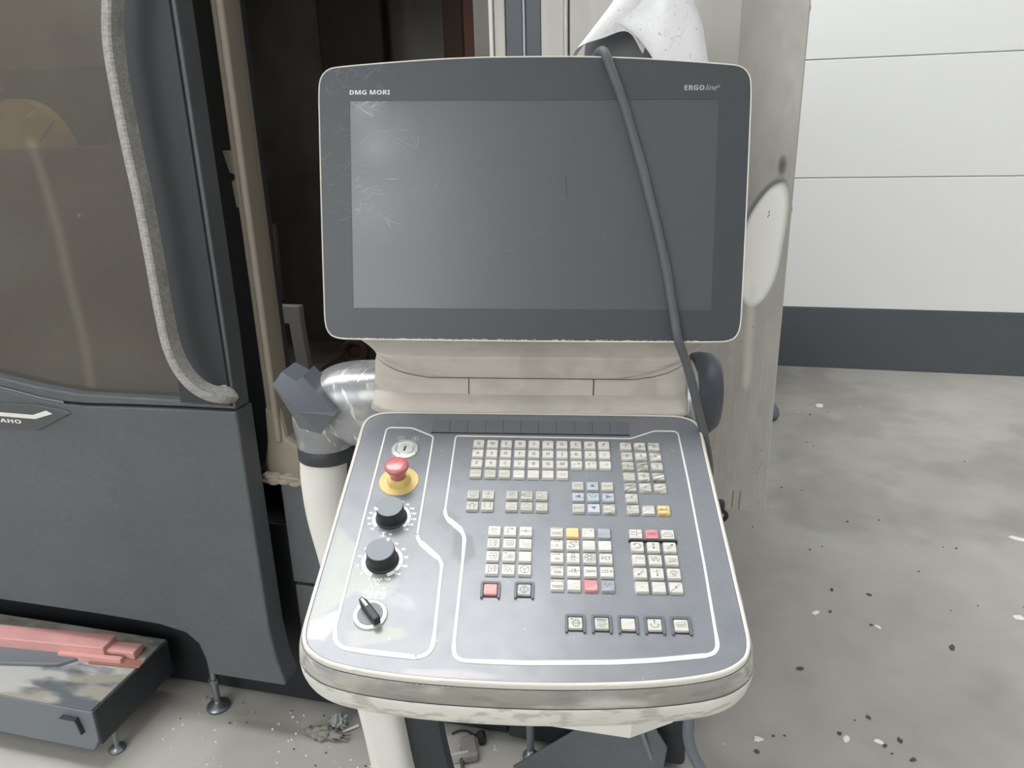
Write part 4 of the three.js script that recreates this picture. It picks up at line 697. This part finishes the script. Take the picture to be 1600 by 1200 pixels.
    c.strokeStyle = 'rgba(30,33,36,0.7)'; c.lineWidth = 2.4; c.beginPath(); c.moveTo(X(44), Y(38)); c.lineTo(X(46), Y(10)); c.stroke();
    for (let i = 0; i < 60; i++) { c.fillStyle = `rgba(190,192,195,${0.4 * rnd()})`; c.beginPath(); c.arc(rnd() * W, rnd() * H, 0.6 + rnd(), 0, 7); c.fill(); }
  });
  hp('screen', rectUV(new THREE.BoxGeometry(0.4764, 0.2684, 0.002).translate(0, 0, -0.0016), 0, -0.2382, 0.2382, 1, -0.1342, 0.1342), phys({ map: screenMap, roughness: 0.45, clearcoat: 0.75, clearcoatRoughness: 0.26 }));
  hp('screen_rim', creased(skin(mring([[-0.8, -3], [-0.7, 0.1], [0.1, 0.5], [0.8, 0.4], [1.2, -0.5], [1.3, -7], [0.5, -8]])), 0.6), M.rim);
  const back = mring([[0.6, -7.6], [1.0, -12], [-2, -26], [-14, -44], [-40, -56], [-80, -60]]);
  hp('screen_back', metreUV(skin(back, true, false, true)), M.shell);

  // ---- swivel elbow, release lever and carrying leg on the left; pivot cap on the right
  const q = (name, geo, mat, parent = con) => put(name, geo, mat, parent);
  {
    const c = curve([[-0.17, 0.006, -0.15], [-0.25, 0.006, -0.15], [-0.298, 0.001, -0.15], [-0.323, -0.018, -0.15], [-0.3287, -0.048, -0.15], [-0.3287, -0.068, -0.15]]);
    const rad = [[0, 0.064], [0.45, 0.064], [0.6, 0.062], [0.78, 0.053], [0.92, 0.046], [1, 0.0445]], rings = [], N = 48;
    for (let i = 0; i <= N; i++) { const t = i / N, p = c.getPointAt(t), d = c.getTangentAt(t), b = V3(0, 0, 1), s = new THREE.Vector3().crossVectors(b, d).normalize(), r = lerpTab(rad, t), o = [], e = mix(0.7, 1, smooth(0.6, 0.95, t)); for (let k = 0; k < 40; k++) { const a = k / 40 * 2 * Math.PI, ca = Math.cos(a), sa = Math.sin(a), x = Math.sign(ca) * Math.abs(ca) ** e, y = Math.sign(sa) * Math.abs(sa) ** e; o.push(p.clone().addScaledVector(s, r * x).addScaledVector(b, r * y)); } rings.push(o); }
    q('swivel_elbow', metreUV(skin(rings, true, true, true)), M.silver).userData.label = 'scratched silver elbow joint';
    q('collar_ring', creased(lathe([[0.036, -0.011], [0.0455, -0.011], [0.0465, -0.009], [0.0465, 0.009], [0.0455, 0.011], [0.036, 0.011]], 44).translate(-0.3287, -0.076, -0.15), 0.6), M.darkPlain);
    { // faceted release lever hugging the elbow, its nose pointing outwards
      const F = { A: [-0.3638, 0.0778, -0.078], B: [-0.3415, 0.0653, -0.072], C: [-0.3333, 0.0723, -0.078], D: [-0.2896, 0.0203, -0.07], R1: [-0.3722, 0.0642, -0.06], R2: [-0.3348, 0.0264, -0.05], R3: [-0.2857, 0.0171, -0.06], E: [-0.3129, -0.0176, -0.075], F: [-0.3458, -0.0099, -0.078], G: [-0.3495, 0.0094, -0.07], T: [-0.330, 0.045, -0.062] };
      const tri = [], f = (...n) => { for (let i = 1; i < n.length - 1; i++) tri.push(F[n[0]], F[n[i]], F[n[i + 1]]); };
      f('R1', 'T', 'B', 'A'); f('R1', 'R2', 'T'); f('T', 'R2', 'D', 'C'); f('T', 'C', 'B'); f('R2', 'R3', 'D'); f('R1', 'G', 'R2'); f('G', 'F', 'R2'); f('F', 'E', 'R2'); f('E', 'R3', 'R2');
      const loop = ['A', 'B', 'C', 'D', 'R3', 'E', 'F', 'G', 'R1'].map((k) => F[k]), bk = loop.map(([x, y]) => [-0.333 + (x + 0.333) * 0.96, 0.025 + (y - 0.025) * 0.96, -0.135]);
      loop.forEach((p, i) => { const j = (i + 1) % loop.length; tri.push(p, loop[j], bk[i], loop[j], bk[j], bk[i]); });
      const g = new THREE.BufferGeometry(); g.setAttribute('position', new THREE.Float32BufferAttribute(tri.flat(), 3)); g.computeVertexNormals();
      q('release_lever', metreUV(creased(g, 0.62)), M.lever).userData.label = 'dark grey release lever';
    }
    const lc = curve([[-0.335, -0.08, -0.15], [-0.338, -0.12, -0.15], [-0.3346, -0.19, -0.15], [-0.3203, -0.2745, -0.15], [-0.300, -0.42, -0.15], [-0.27, -0.595, -0.15], [-0.2525, -0.73, -0.15], [-0.22, -0.92, -0.16], [-0.19, -1.09, -0.18]]), lr = [];
    for (let i = 0; i <= 60; i++) { const t = i / 60, p = lc.getPointAt(t), d = lc.getTangentAt(t), b = V3(0, 0, 1), s = new THREE.Vector3().crossVectors(d, b).normalize(), e = mix(1, 0.62, smooth(0.1, 0.4, t)), a0 = 0.0372, o = []; for (let k = 0; k < 36; k++) { const a = k / 36 * 2 * Math.PI, ca = Math.cos(a), sa = Math.sin(a); o.push(p.clone().addScaledVector(s, a0 * Math.sign(ca) * Math.abs(ca) ** e).addScaledVector(b, a0 * Math.sign(sa) * Math.abs(sa) ** e)); } lr.push(o); }
    q('support_leg', skin(lr, true, true, true), M.leg).userData.label = 'white curved carrying leg';
    const cover = lc.getPoints(50).map((p) => p.clone());
    q('leg_strip', creased(skin(cover.map((p, i) => { const w = 0.012 + 0.052 * smooth(4, 26, i); return [[0.03, -0.0], [0.03 + w, -0.012], [0.03 + w, -0.05], [-0.02, -0.05], [-0.02, -0.03]].map(([a, b]) => V3(p.x + a, p.y + a * 0.18, p.z + b)); }), true, true, true), 0.4), M.darkPlain).userData.label = 'dark strip along the leg';  // dark section following the right side of the leg
    q('floor_foot', creased(lathe([[0, 0], [0.16, 0], [0.16, 0.02], [0.13, 0.032], [0.07, 0.04], [0.06, 0.1], [0, 0.1]], 44).translate(-0.188, -1.193, -0.185), 0.6), M.darkPlain);
  }
  { // right pivot: dark outer cap, grey inner collar
    const prof = [[0, 0.046], [0.03, 0.045], [0.052, 0.040], [0.062, 0.028], [0.064, 0.012], [0.062, 0], [0.05, -0.004], [0, -0.004]];
    q('pivot_cap', creased(lathe(prof, 48).scale(1, 1, 0.85).rotateZ(-Math.PI / 2).translate(0.239, 0.034, -0.13), 0.7), std({ color: '#3d434b', roughness: 0.4 })).userData.label = 'dark pivot cap beside the neck';
    q('pivot_collar', creased(lathe([[0.03, 0], [0.056, 0], [0.058, 0.004], [0.058, 0.012], [0.055, 0.016], [0.03, 0.016]], 48).scale(1, 1, 0.85).rotateZ(-Math.PI / 2).translate(0.225, 0.032, -0.118), 0.6), M.silver);
    q('pivot_axle', cyl(0.03, 0.03, 0.2, 28).rotateZ(Math.PI / 2).translate(0.16, 0.032, -0.125), M.shell);
  }
  { // white belly below the keyboard, meeting in a blunt ridge
    const plan = [[-0.02, 0.14], [0.02, 0.187], [0.131, 0.205], [0.19, 0.176], [0.2, 0.12], [0.2, -0.02], [-0.02, -0.02]].reverse();
    const yb = (x) => -0.305 + 0.0 * x;
    q('belly_housing', creased(skin([[-0.12, 1.0], [-0.24, 1.0], [-0.298, 0.995], [-0.305, 0.97]].map(([y, s]) => plan.map(([x, z]) => V3(0.09 + (x - 0.09) * s, y, 0.09 + (z - 0.09) * s))), true, true, true), 0.5), M.leg).userData.label = 'white angular housing under the keyboard';
  }
  return con;
}
const con = operatorConsole();
con.updateMatrixWorld(true);
const fromCon = (x, y, z) => V3(x, y, z).applyMatrix4(con.matrixWorld);

// ---------------------------------------------------------------- cable, sheet, clip, hoses
{
  const m = (u, v, h) => V3(u / 1000, v / 1000, h / 1000).applyEuler(new THREE.Euler(MTILT, 0, 0)).add(MPOS).applyMatrix4(con.matrixWorld);
  const pts = [m(60, 150, -75), m(70, 178, -68), m(80, 192, -40), m(86, 196.5, -14), m(91, 190, 5), m(100, 168, 6.6), m(116, 128, 6.4), m(138, 60, 6.4), m(160, -16, 6.4), m(176, -80, 6.4), m(188, -140, 6.8), m(194, -172, 9), fromCon(0.206, 0.122, -0.014), fromCon(0.219, 0.086, -0.02), fromCon(0.232, 0.044, -0.03), fromCon(0.246, -0.002, -0.034), fromCon(0.2545, -0.04, -0.036), fromCon(0.2565, -0.075, -0.034), fromCon(0.254, -0.13, -0.02), fromCon(0.252, -0.2, 0.0)];
  const o = pts[0];
  const c = thing('power_cable', 'worn black rubber cable draped over the screen and hanging down its right side', 'cable', [0, 0, 0]);
  const cc = new THREE.CatmullRomCurve3(pts, false, 'centripetal');
  const g = new THREE.TubeGeometry(cc, 220, 0.0061, 14, false);
  const u = g.attributes.uv; for (let i = 0; i < u.count; i++) u.setXY(i, u.getY(i), u.getX(i));
  put('cable_sheath', g, M.cable, c);
  c.userData.label = 'worn black rubber cable draped over the screen and hanging down its right side';
}
{ // buckle on a thin wire loop hanging behind the keyboard's right edge
  const p = fromCon(0.2615, -0.10, -0.05), c = thing('wire_clip', 'small dark clip on a thin wire loop hanging by the right edge of the keyboard', 'clip', [p.x, p.y, p.z]);
  put('clip_body', metreUV(rbox(0.016, 0.02, 0.014, 0.005, 3).translate(0.016, -0.012, 0)), M.rubber, c);
  put('clip_hook', new THREE.TorusGeometry(0.0075, 0.0032, 8, 20, 4.0).rotateZ(-2.2).translate(0.019, -0.022, 0.009), M.black, c);
  put('clip_grip', rbox(0.014, 0.024, 0.012, 0.005, 3).rotateZ(0.2).translate(0.016, -0.032, 0.002), M.lever, c);
  put('wire_loop', tube([[0.017, -0.04, 0], [0.012, -0.06, 0], [0.016, -0.088, 0.003], [0.024, -0.062, 0.003], [0.022, -0.042, 0]], 0.0009, 40, 6), M.steel, c);
  put('strap', rbox(0.022, 0.005, 0.004, 0.001).translate(0.004, -0.004, 0), M.rubber, c);
}
{ // rolled white sheet behind the screen: an inner leaf and a curled outer one
  const c = thing('white_sheet', 'creased white plastic sheet rolled into a cone behind the top of the screen', 'sheet', [-0.1, 1.56, -1.2]);
  const map = tex(512, 512, (u, v) => { const a = fbm(u * 4, v * 4, 4, 4), s = vnoise(u * 60, v * 60, 60) > 0.93 ? 0.82 : 1, l = Math.abs(fbm(u * 5 + 2, v * 9, 5, 4) - 0.5) < 0.006 ? 0.86 : 1; return g3([236, 236, 238], (0.94 + 0.08 * a) * s * l); });
  const mat = std({ map, roughness: 0.45, side: THREE.DoubleSide });
  const leaf = (cols, name) => { const rings = cols.map((k) => k.map((p) => V3(p[0] + 0.1, p[1] - 1.56, p[2] + 1.2))); const R2 = []; for (let i = 0; i < rings[0].length; i++) R2.push(new THREE.CatmullRomCurve3(rings.map((r) => r[i])).getPoints(24)); const g = skin(R2, false); const n = R2[0].length, m = R2.length, uv = []; for (let j = 0; j < m; j++) for (let i = 0; i < n; i++) uv.push(i / (n - 1), j / (m - 1)); g.setAttribute('uv', new THREE.Float32BufferAttribute(uv, 2)); const q = put(name, g, mat, c); return q; };
  // columns run from the lower hem to the top
  leaf([
    [[-0.205, 1.69, -1.20], [-0.135, 1.785, -1.21], [-0.085, 1.87, -1.22]],
    [[-0.190, 1.713, -1.185], [-0.120, 1.785, -1.17], [-0.075, 1.87, -1.18]],
    [[-0.153, 1.724, -1.18], [-0.098, 1.785, -1.15], [-0.063, 1.87, -1.16]],
    [[-0.117, 1.73, -1.175], [-0.086, 1.778, -1.16], [-0.05, 1.87, -1.17]],
    [[-0.095, 1.70, -1.18], [-0.07, 1.785, -1.19], [-0.035, 1.87, -1.2]],
  ], 'curled_leaf');
  leaf([
    [[-0.105, 1.725, -1.175], [-0.13, 1.742, -1.170], [-0.106, 1.782, -1.175], [-0.09, 1.87, -1.19]],
    [[-0.085, 1.70, -1.165], [-0.098, 1.735, -1.155], [-0.085, 1.785, -1.16], [-0.072, 1.87, -1.17]],
    [[-0.055, 1.66, -1.16], [-0.065, 1.735, -1.145], [-0.06, 1.785, -1.15], [-0.055, 1.87, -1.16]],
    [[-0.015, 1.66, -1.175], [-0.025, 1.735, -1.165], [-0.042, 1.785, -1.17], [-0.045, 1.87, -1.18]],
    [[0.006, 1.64, -1.21], [-0.014, 1.735, -1.20], [-0.034, 1.785, -1.205], [-0.042, 1.87, -1.21]],
  ], 'front_leaf');
  put('shade_board', prism([[-0.1, 0.0], [0.1, 0.0], [0.07, 0.12], [-0.01, 0.17], [-0.085, 0.15]], 0.006, 0.002).translate(0, 0.018, -0.034), std({ color: '#5f6165', roughness: 0.7 }), c);  // added dark board, coloured as the shaded underside of the sheet
}

// ---------------------------------------------------------------- floor clutter under and around the machine
{
  const c = thing('drain_hose', 'grey ribbed hose coming down beside the machine base below the console', 'hose', [0.05, 0, -1.57]);
  put('hose_body', tube([[-0.012, 0.40, -0.02], [-0.013, 0.27, -0.005], [-0.017, 0.19, 0.0], [-0.014, 0.135, 0.004], [0.004, 0.085, 0.01], [0.03, 0.05, 0.02], [0.06, 0.03, 0.06], [0.07, 0.016, 0.14]], 0.0145, 80, 14), std({ color: '#6a6f76', roughness: 0.6 }), c);
  put('hose_clamp', cyl(0.017, 0.017, 0.012, 20).translate(-0.013, 0.25, -0.004), M.steel, c);
  const d = thing('thin_lead', 'thin grey lead slanting down in front of the dark machine base', 'lead', [-0.05, 0, -1.55]);
  put('lead_body', tube([[-0.052, 0.3, 0.012], [-0.03, 0.17, 0.014], [-0.004, 0.09, 0.016], [0.02, 0.03, 0.02], [0.04, 0.008, 0.06]], 0.006, 50, 10), std({ color: '#74787d', roughness: 0.6 }), d);
  const e = thing('drain_pipe', 'upright grey pipe standing beside the dark block under the console', 'pipe', [-0.372, 0, -1.555]);
  put('pipe_body', cyl(0.010, 0.010, 0.5, 20).translate(0, 0.25, 0), std({ color: '#6b7077', roughness: 0.45 }), e);
  put('pipe_shoe', lathe([[0, 0], [0.022, 0], [0.022, 0.012], [0.012, 0.02], [0.0105, 0.03], [0, 0.03]], 20), M.steel, e);
  const f = thing('deflector_plate', 'slanted dark grey sheet-metal plate leaning on the machine base under the console', 'plate', [-0.13, 0, -1.5]);
  put('plate_body', metreUV(prism([[-0.28, 0.0], [0.10, 0.0], [0.115, 0.12], [0.06, 0.2], [-0.04, 0.19]], 0.012, 0.003).rotateX(-0.25).translate(0, 0.004, -0.02)), M.dark, f);
  put('plate_bolt', cyl(0.006, 0.006, 0.012, 10).rotateX(Math.PI / 2 - 0.25).translate(0.045, 0.168, -0.055), M.steel, f);
}
{
  const lump = (r, sx, sy, sz, k) => { const g = mergeVertices(new THREE.IcosahedronGeometry(r, 7).deleteAttribute('uv').deleteAttribute('normal')), p = g.attributes.position; for (let i = 0; i < p.count; i++) { const x = p.getX(i), y = p.getY(i), z = p.getZ(i), n = fbm(x / r * 3.2 + k + 9, y / r * 3.2 + z / r * 2.6 + k, 64, 4), s = 0.45 + 1.1 * Math.abs(n - 0.5) * 2 + 0.25 * n; p.setXYZ(i, x * s * sx, Math.max(-r * sy * 0.55, y * s * sy) , z * s * sz); } g.computeVertexNormals(); return g; };
  const a = thing('rag', 'crumpled grey-brown rag on the floor left of the white leg', 'rag', [-0.955, 0.012, -1.505]);
  put('rag_body', lump(0.04, 1.6, 0.42, 0.55, 2), std({ color: '#8a867e', roughness: 0.95 }), a);
  const b = thing('plastic_scrap', 'crumpled translucent plastic scrap behind the rag', 'scrap', [-0.928, 0.02, -1.545]);
  put('scrap_body', lump(0.03, 0.9, 0.9, 0.8, 5), phys({ color: '#b4b6b8', roughness: 0.35, transmission: 0.35, thickness: 0 }), b);
  const s = thing('white_stick', 'short white stick lying beside the crumpled rag', 'stick', [-0.893, 0.006, -1.542]);
  put('stick_body', rbox(0.052, 0.006, 0.007, 0.002).rotateZ(0.04).rotateY(0.75), M.leg, s);
  const g = thing('cable_plug', 'dirty grey connector plug with a short lead lying on the floor under the console', 'plug', [-0.538, 0, -1.535]);
  put('plug_body', metreUV(rbox(0.045, 0.03, 0.075, 0.009, 3).rotateY(0.45).translate(0, 0.016, 0)), std({ color: '#777570', roughness: 0.8 }), g);
  put('plug_collar', rbox(0.05, 0.034, 0.008, 0.003).rotateY(0.45).translate(-0.016, 0.0175, 0.034), std({ color: '#a3a09a', roughness: 0.7 }), g);
  put('plug_lead', tube([[-0.014, 0.014, 0.03], [-0.002, 0.009, 0.055], [0.006, 0.006, 0.09], [0.004, 0.006, 0.13]], 0.0055, 30, 10), M.rubber, g);
  put('plug_cable_gland', cyl(0.011, 0.013, 0.03, 16).rotateX(Math.PI / 2).rotateY(0.45).translate(0.022, 0.016, -0.046), M.black, g);
  const tw = thing('bent_wire', 'short bent dark wire lying above the connector plug', 'wire', [-0.585, 0.004, -1.6]);
  put('wire_body', tube([[-0.02, 0, 0.012], [0, 0.004, 0], [0.02, 0.001, -0.006], [0.04, 0.002, 0.004], [0.055, 0, 0.002]], 0.0028, 30, 8), M.black, tw);
}
{ // flakes of white paint and dark crumbs on the concrete, the larger ones one by one
  const flakeGeo = (r, k) => { const n = 8, ring = (s, y) => [...Array(n).keys()].map((i) => { const a = i / n * 2 * Math.PI, q = r * s * (0.62 + 0.6 * P[(k * 13 + i * 7) & 255] / 255); return V3(q * Math.cos(a) * 1.25, y, q * Math.sin(a) * 0.8); }); return creased(skin([ring(1, 0), ring(1, 0.0022), ring(0.8, 0.004)], true, true, true), 0.3); };
  const white = std({ color: '#eceae4', roughness: 0.6 }), dark = std({ color: '#55524d', roughness: 0.9 });
  const flakes = [
    ['pale paint flake on the floor just right of and below the console corner', 0.224, -1.753, 0.011, white],
    ['largest white paint flake near the bottom edge, a dark crumb at its upper left', 0.457, -1.804, 0.013, white],
    ['white paint flake touching a dark crumb on its right, near the bottom edge', 0.54, -1.812, 0.011, white],
    ['pale flake on the floor level with the lower right keys, leftmost up there', 0.452, -2.384, 0.012, white],
    ['small white flake with a dark crumb on its left, right of the pale flake', 0.64, -2.343, 0.011, white],
    ['long white flake cut by the right edge of the photo, lower of two', 1.106, -2.495, 0.02, white],
    ['white flake close to the dark plinth near the pale end post', 0.737, -4.529, 0.03, white],
    ['white flake at the right edge of the photo, upper of two', 1.3, -3.056, 0.026, white],
  ];
  flakes.forEach(([l, x, z, r, m], i) => { const f = put('paint_flake', flakeGeo(r, i + 1), m); f.position.set(x, 0.0006, z); f.rotation.y = i * 1.3; tag(f, l, 'flake', 'white paint flakes on the concrete'); });
  const crumbs = [
    ['dark crumb at the upper left of the largest white flake', 0.443, -1.82, 0.006], ['dark crumb touching the right side of a white flake', 0.555, -1.80, 0.007],
    ['lone dark crumb right of the flake and crumb pair near the bottom edge', 0.597, -1.828, 0.009], ['dark crumb straight below the pale flake by the console corner', 0.219, -1.706, 0.008],
    ['grey crumb on open floor right of the console corner', 0.367, -2.076, 0.009], ['long dark crumb in the middle of the open floor', 0.849, -2.281, 0.013],
    ['dark sliver below the middle of the open floor', 0.532, -1.901, 0.007], ['dark crumb left of the small white flake', 0.622, -2.35, 0.006],
    ['dark crumb above and right of the leftmost pale flake', 0.50, -2.4, 0.006], ['dark sliver highest in the crumb field beyond the flakes', 0.526, -2.54, 0.008],
    ['dark sliver beside a tiny white speck, right of the highest sliver', 0.649, -2.533, 0.008], ['grey crumb cut close to the bottom edge of the photo', 0.616, -1.765, 0.008],
  ];
  crumbs.forEach(([l, x, z, r], i) => { const f = put('crumb', flakeGeo(r, i + 40), dark); f.position.set(x, 0.0006, z); f.rotation.y = i * 0.9; tag(f, l, 'crumb', 'dark crumbs on the concrete'); });
  const grit = [];
  const grain = (r, i, x, z, pale) => { const g = flakeGeo(r, i).translate(x, 0.0006, z), c = new Float32Array(g.attributes.position.count * 3); c.forEach((_, k) => { c[k] = pale ? 0.8 : 0.09; }); g.setAttribute('color', new THREE.BufferAttribute(c, 3)); grit.push(g); };
  for (let i = 0; i < 70; i++) { const z = -1.35 - 3.2 * rnd() ** 1.6; grain(0.0014 + 0.0016 * rnd() * (1 - z / 4), i, mix(0.0, 1.6, rnd()), z, rnd() < 0.35); }
  for (let i = 0; i < 120; i++) grain(0.0012 + 0.002 * rnd(), i + 3, mix(-1.4, -0.45, rnd()), mix(-1.58, -1.34, rnd()), rnd() < 0.75);
  const f = put('debris', mergeGeometries(grit), std({ color: '#ffffff', vertexColors: true, roughness: 0.8 }));
  tag(f, 'scatter of tiny pale chips and dark grit over the concrete floor', 'debris'); f.userData.kind = 'stuff';
}
renderer.render(scene, camera);
